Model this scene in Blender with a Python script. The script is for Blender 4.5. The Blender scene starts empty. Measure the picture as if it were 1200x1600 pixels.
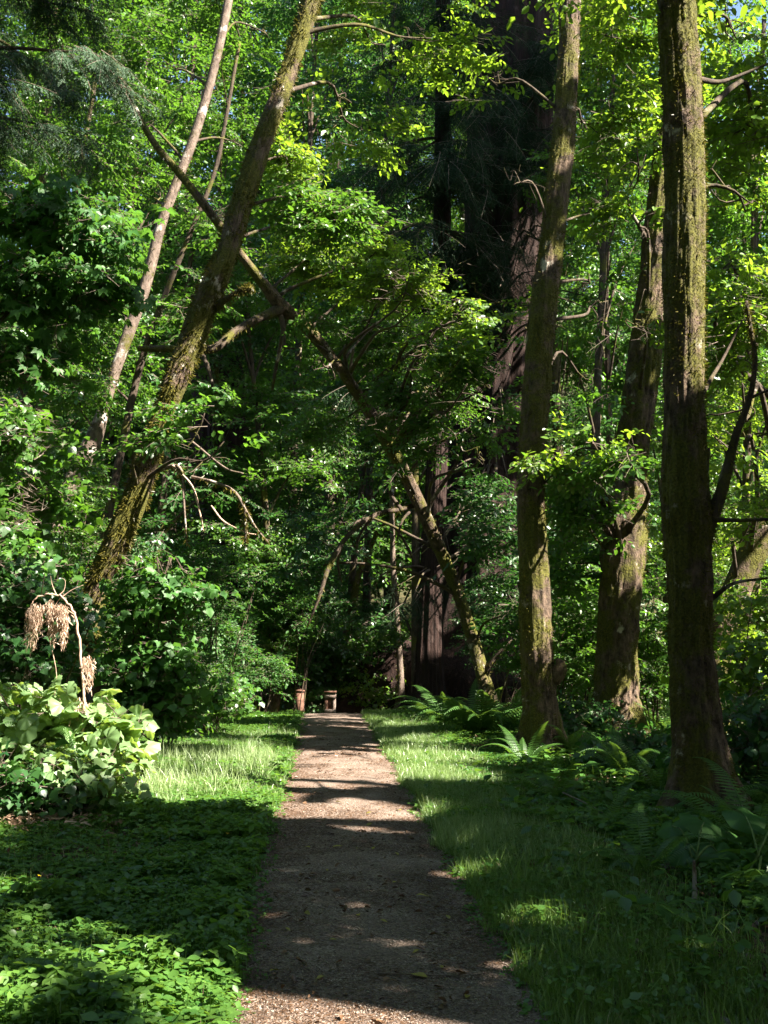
import bpy, math, random
import numpy as np
from math import radians, sin, cos, pi
sc = bpy.context.scene
COL = sc.collection
# ------------------------------------------------------------------ camera
CAMZ = 1.65; FPX = 1750.0; PITCH = math.atan(207/1750.0); YAW = radians(3.2)
cam = bpy.data.cameras.new('camera'); camo = bpy.data.objects.new('camera', cam); COL.objects.link(camo)
cam.sensor_fit = 'VERTICAL'; cam.sensor_height = 24.0; cam.lens = 24.0*FPX/1600.0
cam.clip_start = 0.05; cam.clip_end = 2000
camo.location = (0, 0, CAMZ); camo.rotation_euler = (pi/2+PITCH, 0, -YAW)
cam.dof.use_dof = False
sc.camera = camo
# ------------------------------------------------------------------ sky and sun
SUN_EL = radians(44); SUN_AZ = radians(118)      # clockwise from +Y
EXPOSURE = 2.85
w = bpy.data.worlds.new('World'); sc.world = w; w.use_nodes = True
nt = w.node_tree; nt.nodes.clear()
sky = nt.nodes.new('ShaderNodeTexSky'); sky.sky_type = 'NISHITA'; sky.sun_disc = False
sky.sun_elevation = SUN_EL; sky.sun_rotation = SUN_AZ
bg = nt.nodes.new('ShaderNodeBackground'); bg.inputs[1].default_value = 0.05
wo = nt.nodes.new('ShaderNodeOutputWorld')
nt.links.new(sky.outputs[0], bg.inputs[0]); nt.links.new(bg.outputs[0], wo.inputs[0])
sl = bpy.data.lights.new('sun', 'SUN'); sl.energy = 5.0; sl.angle = radians(0.5); sl.color = (1.0, 0.93, 0.80)
so = bpy.data.objects.new('sun', sl); COL.objects.link(so)
S = np.array([sin(SUN_AZ)*cos(SUN_EL), cos(SUN_AZ)*cos(SUN_EL), sin(SUN_EL)])
from mathutils import Vector
so.rotation_euler = Vector(S).to_track_quat('Z', 'Y').to_euler(); so.location = (20, -5, 30)
sc.view_settings.view_transform = 'Standard'; sc.view_settings.look = 'None'
sc.view_settings.exposure = EXPOSURE; sc.view_settings.gamma = 1
sc.render.engine = 'CYCLES'
sc.cycles.use_denoising = True
sc.cycles.max_bounces = 6; sc.cycles.diffuse_bounces = 3; sc.cycles.glossy_bounces = 2
sc.cycles.transmission_bounces = 4; sc.cycles.transparent_max_bounces = 4
sc.cycles.sample_clamp_indirect = 4.0

# ------------------------------------------------------------------ camera maths
cy, sy, cp, sp = cos(YAW), sin(YAW), cos(PITCH), sin(PITCH)
Rv = np.array([cy, -sy, 0.0]); Fv = np.array([sy*cp, cy*cp, sp]); Uv = np.array([-sy*sp, -cy*sp, cp])
C0 = np.array([0, 0, CAMZ])
def P(px, py, Y):
    """world point of a photo pixel at world depth Y"""
    d = Rv*((px-600)/FPX) + Uv*((800-py)/FPX) + Fv
    return C0 + d*(Y/d[1])
def proj(Q):
    q = np.atleast_2d(Q)-C0
    z = q@Fv
    return 600+FPX*(q@Rv)/z, 800-FPX*(q@Uv)/z, z
SA, CA = sin(SUN_AZ), cos(SUN_AZ)
def uvw(Q):
    Q = np.atleast_2d(Q)
    h = Q[:, 0]*SA+Q[:, 1]*CA
    return -Q[:, 0]*CA+Q[:, 1]*SA, Q[:, 2]*cos(SUN_EL)-h*sin(SUN_EL), Q@S

# ------------------------------------------------------------------ noise
def _h(ix, iy, iz, seed):
    n = (ix.astype(np.int64)*374761393 + iy.astype(np.int64)*668265263 + iz.astype(np.int64)*2147483647 + seed*974634777) & 0xffffffff
    n = ((n ^ (n >> 13))*1274126177) & 0xffffffff
    n = n ^ (n >> 16)
    return (n & 0xffffff)/float(0xffffff)
def vnoise(x, y, z=None, seed=0):
    x = np.asarray(x, float); y = np.asarray(y, float)
    z = np.zeros_like(x+y) if z is None else np.asarray(z, float)
    x, y, z = np.broadcast_arrays(x, y, z)
    i, j, k = np.floor(x), np.floor(y), np.floor(z)
    f, g, h = x-i, y-j, z-k
    f, g, h = f*f*(3-2*f), g*g*(3-2*g), h*h*(3-2*h)
    r = 0
    for a in (0, 1):
        for b in (0, 1):
            for c in (0, 1):
                r = r + _h(i+a, j+b, k+c, seed)*(f if a else 1-f)*(g if b else 1-g)*(h if c else 1-h)
    return r*2-1
def fbm(x, y, z=None, seed=0, o=3):
    r = 0; a = 1; t = 0
    for q in range(o):
        r = r + a*vnoise(np.asarray(x)*2**q, np.asarray(y)*2**q, None if z is None else np.asarray(z)*2**q, seed+q*17)
        t += a; a *= 0.5
    return r/t
def sstep(a, b, x):
    t = np.clip((x-a)/(b-a), 0, 1); return t*t*(3-2*t)

# ------------------------------------------------------------------ ground shape
def path_mid(y):
    return 0.30 - 0.004*np.maximum(y-20, 0)
def path_half(y, side):
    y = np.asarray(y, float)
    return 0.70 + 0.05*vnoise(y*0.9, y*0+side*3.1, seed=5) + 0.045*vnoise(y*3.1, y*0+side*7.7, seed=6) + (0.05 if side > 0 else 0)
def ground(x, y):
    x = np.asarray(x, float); y = np.asarray(y, float)
    h = 0.04*fbm(x*0.5, y*0.5, seed=11)*sstep(0.6, 2.5, abs(x-.3))
    h = h - 0.55*sstep(27.3, 30.5, y)
    h = h + 0.35*sstep(-3.6, -7.0, x)*sstep(5, 9, y) + 0.10*np.maximum(-6.5-x, 0)*sstep(5, 12, y)
    h = h + 0.10*np.maximum(x-9, 0)
    h = h + 0.55*np.clip(y-50, 0, 75)
    h = h + 1.5*np.exp(-((x-4.1)/2.0)**2-((y-32.5)/2.6)**2)
    lim = np.clip(h, -5, 45)
    dip = np.exp(-((x-.3)/0.72)**4)*sstep(-30, -2, -np.abs(y-10)+16)
    return lim - 0.035*dip
def G(px, py):
    """ground point under a photo pixel"""
    lo = P(px, py, 1.0); d = lo-C0; t = 3.0
    for _ in range(4000):
        q = C0+d*t
        if q[2] <= float(ground(q[0], q[1])): break
        t += 0.02+t*0.001
        if t > 90: break
    return q

# ------------------------------------------------------------------ mesh helpers
def link(name, me, mat=None, parent=None, kind=None, loc=None):
    o = bpy.data.objects.new(name, me)
    if mat is not None and me is not None and not me.materials: me.materials.append(mat)
    COL.objects.link(o)
    if parent is not None: o.parent = parent
    if kind: o['kind'] = kind
    if loc is not None: o.location = loc
    return o
def tag(o, label, cat, group=None, kind=None):
    o['label'] = label; o['category'] = cat
    if group: o['group'] = group
    if kind: o['kind'] = kind
    return o
def thing(name, label, cat, loc=(0, 0, 0), rotz=0, group=None):
    o = bpy.data.objects.new(name, None); COL.objects.link(o)
    o.location = tuple(float(v) for v in loc); o.rotation_euler = (0, 0, rotz); o.empty_display_size = 0.2
    return tag(o, label, cat, group)
def np_mesh(name, V, F, tint=None, smooth=False):
    """V (n,3); F list of (m,k) int arrays; tint per-face float"""
    me = bpy.data.meshes.new(name)
    V = np.asarray(V, np.float32)
    if not isinstance(F, (list, tuple)): F = [F]
    F = [f for f in F if len(f)]
    loops = np.concatenate([f.ravel() for f in F]).astype(np.int32)
    tot = np.concatenate([np.full(len(f), f.shape[1], np.int32) for f in F])
    start = np.concatenate([[0], np.cumsum(tot)[:-1]]).astype(np.int32)
    me.vertices.add(len(V)); me.vertices.foreach_set('co', V.ravel())
    me.loops.add(len(loops)); me.loops.foreach_set('vertex_index', loops)
    me.polygons.add(len(tot)); me.polygons.foreach_set('loop_start', start)
    if smooth: me.polygons.foreach_set('use_smooth', np.ones(len(tot), bool))
    if tint is not None:
        a = me.attributes.new('tint', 'FLOAT', 'FACE'); a.data.foreach_set('value', np.asarray(tint, np.float32))
    me.update(calc_edges=True)
    return me
class Geo:
    def __init__(s): s.V = []; s.F4 = []; s.F3 = []; s.n = 0
    def add(s, V, F4=None, F3=None):
        s.V.append(np.asarray(V, float))
        if F4 is not None and len(F4): s.F4.append(np.asarray(F4, np.int64)+s.n)
        if F3 is not None and len(F3): s.F3.append(np.asarray(F3, np.int64)+s.n)
        s.n += len(V)
    def box(s, c, d, R=None):
        q = np.array([[x, y, z] for x in (-.5, .5) for y in (-.5, .5) for z in (-.5, .5)])*np.array(d)
        if R is not None: q = q@R.T
        s.add(q+np.array(c), [[0, 1, 3, 2], [4, 6, 7, 5], [0, 4, 5, 1], [2, 3, 7, 6], [0, 2, 6, 4], [1, 5, 7, 3]])
    def tube(s, pts, rad, sides=6, bump=None, caps=True):
        pts = np.asarray(pts, float); n = len(pts); rad = np.broadcast_to(np.asarray(rad, float), (n,))
        T = np.gradient(pts, axis=0); T /= np.linalg.norm(T, axis=1)[:, None]+1e-9
        ref = np.array([0.0, 1.0, 0]) if abs(T[0][1]) < .8 else np.array([1.0, 0, 0])
        A = np.cross(T, ref); A /= np.linalg.norm(A, axis=1)[:, None]+1e-9
        B = np.cross(T, A)
        th = np.arange(sides)/sides*2*pi
        r = rad[:, None]*np.ones((1, sides))
        if bump is not None: r = r*bump(th[None, :], np.linspace(0, 1, n)[:, None], pts)
        V = pts[:, None, :] + r[..., None]*(np.cos(th)[None, :, None]*A[:, None, :]+np.sin(th)[None, :, None]*B[:, None, :])
        V = V.reshape(-1, 3)
        i = np.arange(n-1)[:, None]*sides; j = np.arange(sides)[None, :]; k = (j+1) % sides
        F = np.stack([i+j, i+k, i+sides+k, i+sides+j], -1).reshape(-1, 4)
        F3 = None
        if caps:
            V = np.vstack([V, pts[-1]]); m = len(V)-1; b = (n-1)*sides
            F3 = [[b+q, b+(q+1) % sides, m] for q in range(sides)]
        s.add(V, F, F3)
    def mesh(s, name, smooth=True):
        F = []
        if s.F4: F.append(np.vstack(s.F4))
        if s.F3: F.append(np.vstack(s.F3))
        return np_mesh(name, np.vstack(s.V), F, smooth=smooth)
def spline(pts, n):
    """Catmull-Rom through pts (k,d) -> n samples"""
    p = np.asarray(pts, float); k = len(p)
    p = np.vstack([2*p[0]-p[1], p, 2*p[-1]-p[-2]])
    t = np.linspace(0, k-1, n); i = np.minimum(t.astype(int), k-2); f = (t-i)[:, None]
    a, b, c, d = p[i], p[i+1], p[i+2], p[i+3]
    return 0.5*(2*b+(c-a)*f+(2*a-5*b+4*c-d)*f**2+(3*b-a-3*c+d)*f**3)

# ------------------------------------------------------------------ materials
def newmat(name):
    m = bpy.data.materials.new(name); m.use_nodes = True; m.node_tree.nodes.clear(); return m, m.node_tree
def N(nt, t, **k):
    n = nt.nodes.new(t)
    for a, b in k.items(): setattr(n, a, b)
    return n
def leaf_mat(name, lo, hi, tr=(0.30, 0.42, 0.03), trans=0.45, gloss=0.035, rough=0.38, old=None):
    m, nt = newmat(name); L = nt.links.new
    at = N(nt, 'ShaderNodeAttribute', attribute_name='tint')
    r = N(nt, 'ShaderNodeValToRGB'); L(at.outputs['Fac'], r.inputs[0])
    r.color_ramp.elements[0].color = (*lo, 1); r.color_ramp.elements[1].color = (*hi, 1)
    if old is not None:
        r.color_ramp.elements[1].position = 0.965
        e = r.color_ramp.elements.new(0.975); e.color = (*old, 1)
    d = N(nt, 'ShaderNodeBsdfDiffuse'); L(r.outputs[0], d.inputs[0])
    t = N(nt, 'ShaderNodeBsdfTranslucent')
    mx = N(nt, 'ShaderNodeMix', data_type='RGBA', blend_type='MULTIPLY'); mx.inputs[0].default_value = 0.5
    mx.inputs[6].default_value = (*tr, 1); L(r.outputs[0], mx.inputs[7])
    # translucent colour follows the leaf's tint
    r2 = N(nt, 'ShaderNodeMapRange'); L(at.outputs['Fac'], r2.inputs[0]); r2.inputs[3].default_value = 0.65; r2.inputs[4].default_value = 1.15
    vm = N(nt, 'ShaderNodeVectorMath', operation='SCALE'); vm.inputs[0].default_value = tr; L(r2.outputs[0], vm.inputs['Scale'])
    L(vm.outputs[0], t.inputs[0]); nt.nodes.remove(mx)
    ms = N(nt, 'ShaderNodeMixShader'); ms.inputs[0].default_value = trans; L(d.outputs[0], ms.inputs[1]); L(t.outputs[0], ms.inputs[2])
    g = N(nt, 'ShaderNodeBsdfGlossy'); g.inputs['Roughness'].default_value = rough; g.inputs[0].default_value = (1, 1, 1, 1)
    m2 = N(nt, 'ShaderNodeMixShader'); m2.inputs[0].default_value = gloss
    L(ms.outputs[0], m2.inputs[1]); L(g.outputs[0], m2.inputs[2])
    o = N(nt, 'ShaderNodeOutputMaterial'); L(m2.outputs[0], o.inputs[0])
    return m
M = {}
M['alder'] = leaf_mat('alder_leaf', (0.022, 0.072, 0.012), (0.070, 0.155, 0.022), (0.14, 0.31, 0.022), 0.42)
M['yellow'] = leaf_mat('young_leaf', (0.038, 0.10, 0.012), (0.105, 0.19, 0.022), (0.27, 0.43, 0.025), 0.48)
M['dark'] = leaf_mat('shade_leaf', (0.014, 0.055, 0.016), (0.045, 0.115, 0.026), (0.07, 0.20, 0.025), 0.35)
M['maple'] = leaf_mat('maple_leaf', (0.018, 0.072, 0.014), (0.055, 0.14, 0.026), (0.12, 0.28, 0.03), 0.38, 0.02, 0.5)
M['berry'] = leaf_mat('berry_leaf', (0.07, 0.15, 0.045), (0.19, 0.29, 0.12), (0.34, 0.48, 0.07), 0.38, 0.03, 0.5, old=(0.42, 0.36, 0.02))
M['cedar'] = leaf_mat('cedar_needle', (0.018, 0.045, 0.020), (0.070, 0.12, 0.070), (0.06, 0.10, 0.03), 0.15, 0.015, 0.5)
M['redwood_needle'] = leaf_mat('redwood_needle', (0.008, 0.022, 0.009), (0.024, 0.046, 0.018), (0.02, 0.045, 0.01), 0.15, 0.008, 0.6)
M['herb'] = leaf_mat('herb_leaf', (0.026, 0.088, 0.016), (0.095, 0.185, 0.032), (0.18, 0.33, 0.03), 0.38, 0.025)
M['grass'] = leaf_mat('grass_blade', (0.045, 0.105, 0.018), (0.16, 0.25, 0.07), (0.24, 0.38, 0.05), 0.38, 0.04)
M['sunlit_grass'] = leaf_mat('sunlit_grass', (0.13, 0.22, 0.06), (0.38, 0.46, 0.24), (0.34, 0.46, 0.10), 0.35, 0.05)  # lighter copy of the grass, sunlight painted into its colour
M['fern'] = leaf_mat('fern_pinna', (0.030, 0.085, 0.018), (0.075, 0.16, 0.032), (0.17, 0.30, 0.03), 0.36, 0.03)
M['dead'] = leaf_mat('dead_needle', (0.24, 0.15, 0.10), (0.66, 0.49, 0.37), (0.42, 0.26, 0.17), 0.25, 0.02)
M['litter'] = leaf_mat('leaf_litter', (0.05, 0.026, 0.014), (0.18, 0.10, 0.055), (0.08, 0.04, 0.02), 0.12, 0.04)
M['fallen'] = leaf_mat('fallen_leaf', (0.18, 0.14, 0.03), (0.34, 0.30, 0.06), (0.2, 0.18, 0.03), 0.2, 0.03)
M['flower'] = leaf_mat('yellow_petal', (0.65, 0.45, 0.01), (0.75, 0.55, 0.02), (0.5, 0.4, 0.02), 0.3, 0.03)
M['moss'] = leaf_mat('moss_tuft', (0.022, 0.022, 0.005), (0.135, 0.115, 0.022), (0.13, 0.12, 0.015), 0.28, 0.01)

def bark_mat(name, base, dark, pale, moss, moss_amt=0.5, scale=1.0, flute=False, bump=0.5):
    m, nt = newmat(name); L = nt.links.new
    tc = N(nt, 'ShaderNodeTexCoord')
    mp = N(nt, 'ShaderNodeMapping'); L(tc.outputs['Object'], mp.inputs[0])
    mp.inputs['Scale'].default_value = (9*scale, 9*scale, 1.6*scale) if flute else (7*scale, 7*scale, 3.5*scale)
    n1 = N(nt, 'ShaderNodeTexNoise'); n1.inputs['Scale'].default_value = 1.6; n1.inputs['Detail'].default_value = 9; n1.inputs['Roughness'].default_value = 0.65; L(mp.outputs[0], n1.inputs[0])
    r1 = N(nt, 'ShaderNodeValToRGB'); L(n1.outputs[0], r1.inputs[0])
    r1.color_ramp.elements[0].position = 0.33; r1.color_ramp.elements[0].color = (*dark, 1)
    r1.color_ramp.elements[1].position = 0.68; r1.color_ramp.elements[1].color = (*base, 1)
    # pale lichen patches
    n2 = N(nt, 'ShaderNodeTexNoise'); n2.inputs['Scale'].default_value = 2.6; n2.inputs['Detail'].default_value = 6; n2.inputs['Roughness'].default_value = 0.6; L(tc.outputs['Object'], n2.inputs[0])
    r2 = N(nt, 'ShaderNodeValToRGB'); L(n2.outputs[0], r2.inputs[0]); r2.color_ramp.elements[0].position = 0.61; r2.color_ramp.elements[1].position = 0.65
    r2.color_ramp.elements[0].color = (0, 0, 0, 1); r2.color_ramp.elements[1].color = (.85, .85, .85, 1)
    mx = N(nt, 'ShaderNodeMix', data_type='RGBA'); L(r2.outputs[0], mx.inputs[0]); L(r1.outputs[0], mx.inputs[6]); mx.inputs[7].default_value = (*pale, 1)
    n3 = N(nt, 'ShaderNodeTexNoise'); n3.inputs['Scale'].default_value = 1.7; n3.inputs['Detail'].default_value = 8; n3.inputs['Roughness'].default_value = 0.7
    m3 = N(nt, 'ShaderNodeMapping'); m3.inputs['Location'].default_value = (3, 5, 7); L(tc.outputs['Object'], m3.inputs[0]); L(m3.outputs[0], n3.inputs[0])
    r3 = N(nt, 'ShaderNodeValToRGB'); L(n3.outputs[0], r3.inputs[0]); t0 = 0.72-0.42*moss_amt
    r3.color_ramp.elements[0].position = t0; r3.color_ramp.elements[1].position = t0+0.10
    n4 = N(nt, 'ShaderNodeTexNoise'); n4.inputs['Scale'].default_value = 40; n4.inputs['Detail'].default_value = 4; L(tc.outputs['Object'], n4.inputs[0])
    r4 = N(nt, 'ShaderNodeValToRGB'); L(n4.outputs[0], r4.inputs[0]); r4.color_ramp.elements[0].position = .3; r4.color_ramp.elements[1].position = .7
    r4.color_ramp.elements[0].color = (moss[0]*.45, moss[1]*.42, moss[2]*.6, 1); r4.color_ramp.elements[1].color = (moss[0]*1.3, moss[1]*1.2, moss[2]*1.1, 1)
    mm = N(nt, 'ShaderNodeMix', data_type='RGBA'); L(r3.outputs[0], mm.inputs[0]); L(mx.outputs[2], mm.inputs[6]); L(r4.outputs[0], mm.inputs[7])
    b = N(nt, 'ShaderNodeBsdfPrincipled'); b.inputs['Roughness'].default_value = 0.9; b.inputs['Specular IOR Level'].default_value = 0.25
    L(mm.outputs[2], b.inputs['Base Color'])
    ad = N(nt, 'ShaderNodeMath', operation='MULTIPLY_ADD'); L(n4.outputs[0], ad.inputs[0]); ad.inputs[1].default_value = 0.35; L(n1.outputs[0], ad.inputs[2])
    bp = N(nt, 'ShaderNodeBump'); bp.inputs['Strength'].default_value = bump; bp.inputs['Distance'].default_value = 0.05; L(ad.outputs[0], bp.inputs['Height']); L(bp.outputs[0], b.inputs['Normal'])
    o = N(nt, 'ShaderNodeOutputMaterial'); L(b.outputs[0], o.inputs[0])
    return m
MOSS = (0.078, 0.080, 0.012)
M['bark'] = bark_mat('alder_bark', (0.15, 0.10, 0.07), (0.035, 0.022, 0.014), (0.34, 0.30, 0.25), MOSS, 0.50, bump=1.0)
M['bark_mossy'] = bark_mat('mossy_bark', (0.15, 0.102, 0.072), (0.014, 0.009, 0.006), (0.42, 0.37, 0.31), MOSS, 0.68, bump=1.0)
M['bark_pale'] = bark_mat('pale_bark', (0.20, 0.15, 0.12), (0.07, 0.05, 0.04), (0.42, 0.38, 0.34), MOSS, 0.36)
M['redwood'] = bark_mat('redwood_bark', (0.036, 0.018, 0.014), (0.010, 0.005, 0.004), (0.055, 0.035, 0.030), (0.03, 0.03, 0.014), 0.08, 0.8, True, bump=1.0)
M['branch'] = bark_mat('branch_bark', (0.085, 0.060, 0.044), (0.022, 0.016, 0.011), (0.22, 0.19, 0.16), MOSS, 0.5)
def plain(name, col, rough=0.85, var=0.35, sc_=20.0):
    m, nt = newmat(name); L = nt.links.new
    tc = N(nt, 'ShaderNodeTexCoord'); n = N(nt, 'ShaderNodeTexNoise'); n.inputs['Scale'].default_value = sc_; n.inputs['Detail'].default_value = 5; L(tc.outputs['Object'], n.inputs[0])
    r = N(nt, 'ShaderNodeValToRGB'); r.color_ramp.elements[0].position = .3; r.color_ramp.elements[1].position = .7
    r.color_ramp.elements[0].color = (*[c*(1-var) for c in col], 1); r.color_ramp.elements[1].color = (*[min(1, c*(1+var)) for c in col], 1)
    L(n.outputs[0], r.inputs[0]); b = N(nt, 'ShaderNodeBsdfPrincipled'); b.inputs['Roughness'].default_value = rough; b.inputs['Specular IOR Level'].default_value = .3; L(r.outputs[0], b.inputs['Base Color'])
    bp = N(nt, 'ShaderNodeBump'); bp.inputs['Strength'].default_value = .4; bp.inputs['Distance'].default_value = .01; L(n.outputs[0], bp.inputs['Height']); L(bp.outputs[0], b.inputs['Normal'])
    o = N(nt, 'ShaderNodeOutputMaterial'); L(b.outputs[0], o.inputs[0]); return m
M['twig'] = plain('twig_bark', (0.13, 0.10, 0.078))
M['stalk'] = plain('green_stalk', (0.10, 0.15, 0.04))
M['dead_stem'] = plain('dead_stem', (0.38, 0.26, 0.19), var=.4)
M['post_wood'] = plain('weathered_redwood', (0.15, 0.075, 0.05), sc_=12)
M['post_pale'] = plain('grey_wood', (0.36, 0.26, 0.22), sc_=12)
M['pebble'] = plain('pebble', (0.27, 0.215, 0.18), var=.55, sc_=3.0)

def ground_mat():
    m, nt = newmat('forest_soil'); L = nt.links.new
    tc = N(nt, 'ShaderNodeTexCoord'); n = N(nt, 'ShaderNodeTexNoise'); n.inputs['Scale'].default_value = 9; n.inputs['Detail'].default_value = 10; n.inputs['Roughness'].default_value = .7; L(tc.outputs['Object'], n.inputs[0])
    r = N(nt, 'ShaderNodeValToRGB'); e = r.color_ramp.elements; e[0].position = .3; e[1].position = .72
    e[0].color = (0.018, 0.016, 0.009, 1); e[1].color = (0.085, 0.055, 0.030, 1)
    q = r.color_ramp.elements.new(.5); q.color = (0.035, 0.036, 0.014, 1)
    L(n.outputs[0], r.inputs[0]); b = N(nt, 'ShaderNodeBsdfPrincipled'); b.inputs['Roughness'].default_value = .95; b.inputs['Specular IOR Level'].default_value = .2; L(r.outputs[0], b.inputs['Base Color'])
    bp = N(nt, 'ShaderNodeBump'); bp.inputs['Strength'].default_value = .8; bp.inputs['Distance'].default_value = .05; L(n.outputs[0], bp.inputs['Height']); L(bp.outputs[0], b.inputs['Normal'])
    o = N(nt, 'ShaderNodeOutputMaterial'); L(b.outputs[0], o.inputs[0]); return m
def path_mat():
    m, nt = newmat('gravel_path'); L = nt.links.new
    tc = N(nt, 'ShaderNodeTexCoord')
    v = N(nt, 'ShaderNodeTexVoronoi'); v.inputs['Scale'].default_value = 75; L(tc.outputs['Object'], v.inputs[0])
    n = N(nt, 'ShaderNodeTexNoise'); n.inputs['Scale'].default_value = 2.3; n.inputs['Detail'].default_value = 9; n.inputs['Roughness'].default_value = .7; L(tc.outputs['Object'], n.inputs[0])
    r = N(nt, 'ShaderNodeValToRGB'); e = r.color_ramp.elements; e[0].position = 0.0; e[1].position = 1.0
    e[0].color = (0.08, 0.054, 0.041, 1); e[1].color = (0.31, 0.245, 0.20, 1)
    sp_ = N(nt, 'ShaderNodeSeparateColor'); L(v.outputs['Color'], sp_.inputs[0]); L(sp_.outputs[0], r.inputs[0])
    r2 = N(nt, 'ShaderNodeValToRGB'); e = r2.color_ramp.elements; e[0].position = .36; e[1].position = .58
    e[0].color = (0.12, .12, .12, 1); e[1].color = (.92, .92, .92, 1); L(n.outputs[0], r2.inputs[0])
    mx = N(nt, 'ShaderNodeMix', data_type='RGBA'); L(r2.outputs[0], mx.inputs[0]); L(r.outputs[0], mx.inputs[6])
    n2 = N(nt, 'ShaderNodeTexNoise'); n2.inputs['Scale'].default_value = 60; n2.inputs['Detail'].default_value = 5; L(tc.outputs['Object'], n2.inputs[0])
    r3 = N(nt, 'ShaderNodeValToRGB'); e = r3.color_ramp.elements; e[0].position = .35; e[1].position = .68; e[0].color = (0.066, 0.043, 0.033, 1); e[1].color = (0.22, 0.155, 0.122, 1); L(n2.outputs[0], r3.inputs[0])
    L(r3.outputs[0], mx.inputs[7])
    b = N(nt, 'ShaderNodeBsdfPrincipled'); b.inputs['Roughness'].default_value = .9; b.inputs['Specular IOR Level'].default_value = .25; L(mx.outputs[2], b.inputs['Base Color'])
    ad = N(nt, 'ShaderNodeMath', operation='ADD'); L(v.outputs['Distance'], ad.inputs[0]); L(n2.outputs[0], ad.inputs[1])
    bp = N(nt, 'ShaderNodeBump'); bp.inputs['Strength'].default_value = .9; bp.inputs['Distance'].default_value = .012; L(ad.outputs[0], bp.inputs['Height']); L(bp.outputs[0], b.inputs['Normal'])
    o = N(nt, 'ShaderNodeOutputMaterial'); L(b.outputs[0], o.inputs[0]); return m
M['soil'] = ground_mat(); M['path'] = path_mat()

# ------------------------------------------------------------------ where the sun gets through
SHAFT = []      # u, v, ru, rv, w0   (kept free of leaves upstream of the lit point)
DARK = []
SOFT = [0.0]    # depth of leaves left standing in front of a lit mass of leaves
def lit(px, py, Y, r, rv=None):
    q = P(px, py, Y); u, v, w_ = uvw(q); k = 1.55 if SOFT[0] else 1; SHAFT.append((u[0], v[0], r*k, (rv or r)*k, w_[0]+SOFT[0], .95 if SOFT[0] else 1))
def lit_g(px, py, ru, rv=None):
    q = G(px, py); u, v, w_ = uvw(q); SHAFT.append((u[0], v[0], ru, rv or ru, w_[0], 1))
def dark(px, py, Y, ru, rv=None):
    q = P(px, py, Y); u, v, w_ = uvw(q); DARK.append((u[0], v[0], ru, rv or ru, w_[0]))
def dark_g(px, py, ru, rv=None):
    q = G(px, py); u, v, w_ = uvw(q); DARK.append((u[0], v[0], ru, rv or ru, w_[0]))
#SHAFTS
# ground and path
lit_g(470, 1592, .18, .45); lit_g(230, 1560, .22, .25); lit_g(80, 1550, .2, .25); lit_g(330, 1575, .16, .2); lit_g(150, 1590, .15, .2)
lit_g(300, 1215, 1.4, .95); lit_g(430, 1222, .8, .5); lit_g(455, 1190, .5, .3); lit_g(350, 1165, .8, .4); lit_g(420, 1250, .35, .4); lit_g(330, 1262, .2, .25); lit_g(450, 1262, .2, .2)
lit_g(400, 1235, .8, .45); lit_g(250, 1240, .7, .5); lit_g(300, 1258, .5, .6); lit_g(400, 1262, .4, .5); lit_g(200, 1225, .9, .6); lit_g(445, 1240, .6, .3); lit_g(380, 1150, .9, .5); lit_g(420, 1185, .9, .4); lit_g(640, 1195, .5, .25); lit_g(700, 1215, .6, .3); lit_g(660, 1175, .6, .25); lit_g(675, 1225, .6, .22); lit_g(715, 1255, .45, .25); lit_g(600, 1140, .8, .2); lit_g(640, 1160, .5, .2)
lit_g(560, 1275, .30, .55); lit_g(520, 1233, .34, .6); lit_g(600, 1238, .34, .6); lit_g(620, 1262, .3, .4)
for a in ((510, 1196), (600, 1204), (560, 1168), (520, 1124), (590, 1180)): lit_g(*a, .2, .5)
lit_g(780, 1440, .14, .25); lit_g(860, 1430, .16, .25); lit_g(770, 1495, .09, .25)
lit_g(300, 1215, .75, .7); lit_g(400, 1238, .55, .6); lit_g(215, 1215, .6, .6); lit_g(440, 1205, .45, .5)
lit_g(400, 1140, .8, .5); lit_g(640, 1135, .8, .35)
lit_g(690, 1195, .5, .35); lit_g(740, 1245, .4, .35); lit_g(650, 1160, .5, .35)
# left shrub bank
for a in ((40, 1110, 11.5, .55), (120, 1150, 11.5, .6), (190, 1170, 11.5, .5), (150, 1090, 11.5, .5), (90, 985, 12, .6), (130, 1060, 12, .5), (60, 1190, 11, .35), (200, 1100, 12, .4)): lit(*a)
for a in ((40, 700, 14.5, .9), (80, 800, 14.5, .8), (30, 880, 14.5, .7), (120, 740, 14.5, .6), (60, 620, 15, .5)): lit(*a)
# left trunks
for a in ((460, 110, 18, .35), (440, 175, 18, .3), (285, 560, 17.5, .3), (262, 640, 17, .45), (200, 800, 17, .5), (180, 860, 17, .45), (230, 740, 17, .3), (330, 60, 22, .4), (310, 190, 22, .4), (290, 260, 22, .3), (250, 350, 22, .3), (185, 560, 22, .45), (170, 610, 22, .3)): lit(*a)
# centre foliage
SOFT[0] = 2.4
for a in ((450, 270, 18.5, .7), (500, 350, 18.5, .7), (470, 420, 18.5, .6), (560, 470, 18.5, .7), (640, 490, 18, .7), (720, 500, 18, .6), (620, 560, 18, .5), (330, 640, 16, .6), (300, 690, 16, .5), (150, 110, 12, .35), (185, 150, 12, .3), (150, 165, 12, .25), (540, 590, 21, .3), (755, 1010, 23, .4), (480, 510, 21, .25), (600, 700, 18, .4), (330, 250, 24, .8), (440, 680, 26, .8), (470, 600, 26, .5)): lit(*a)
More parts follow.
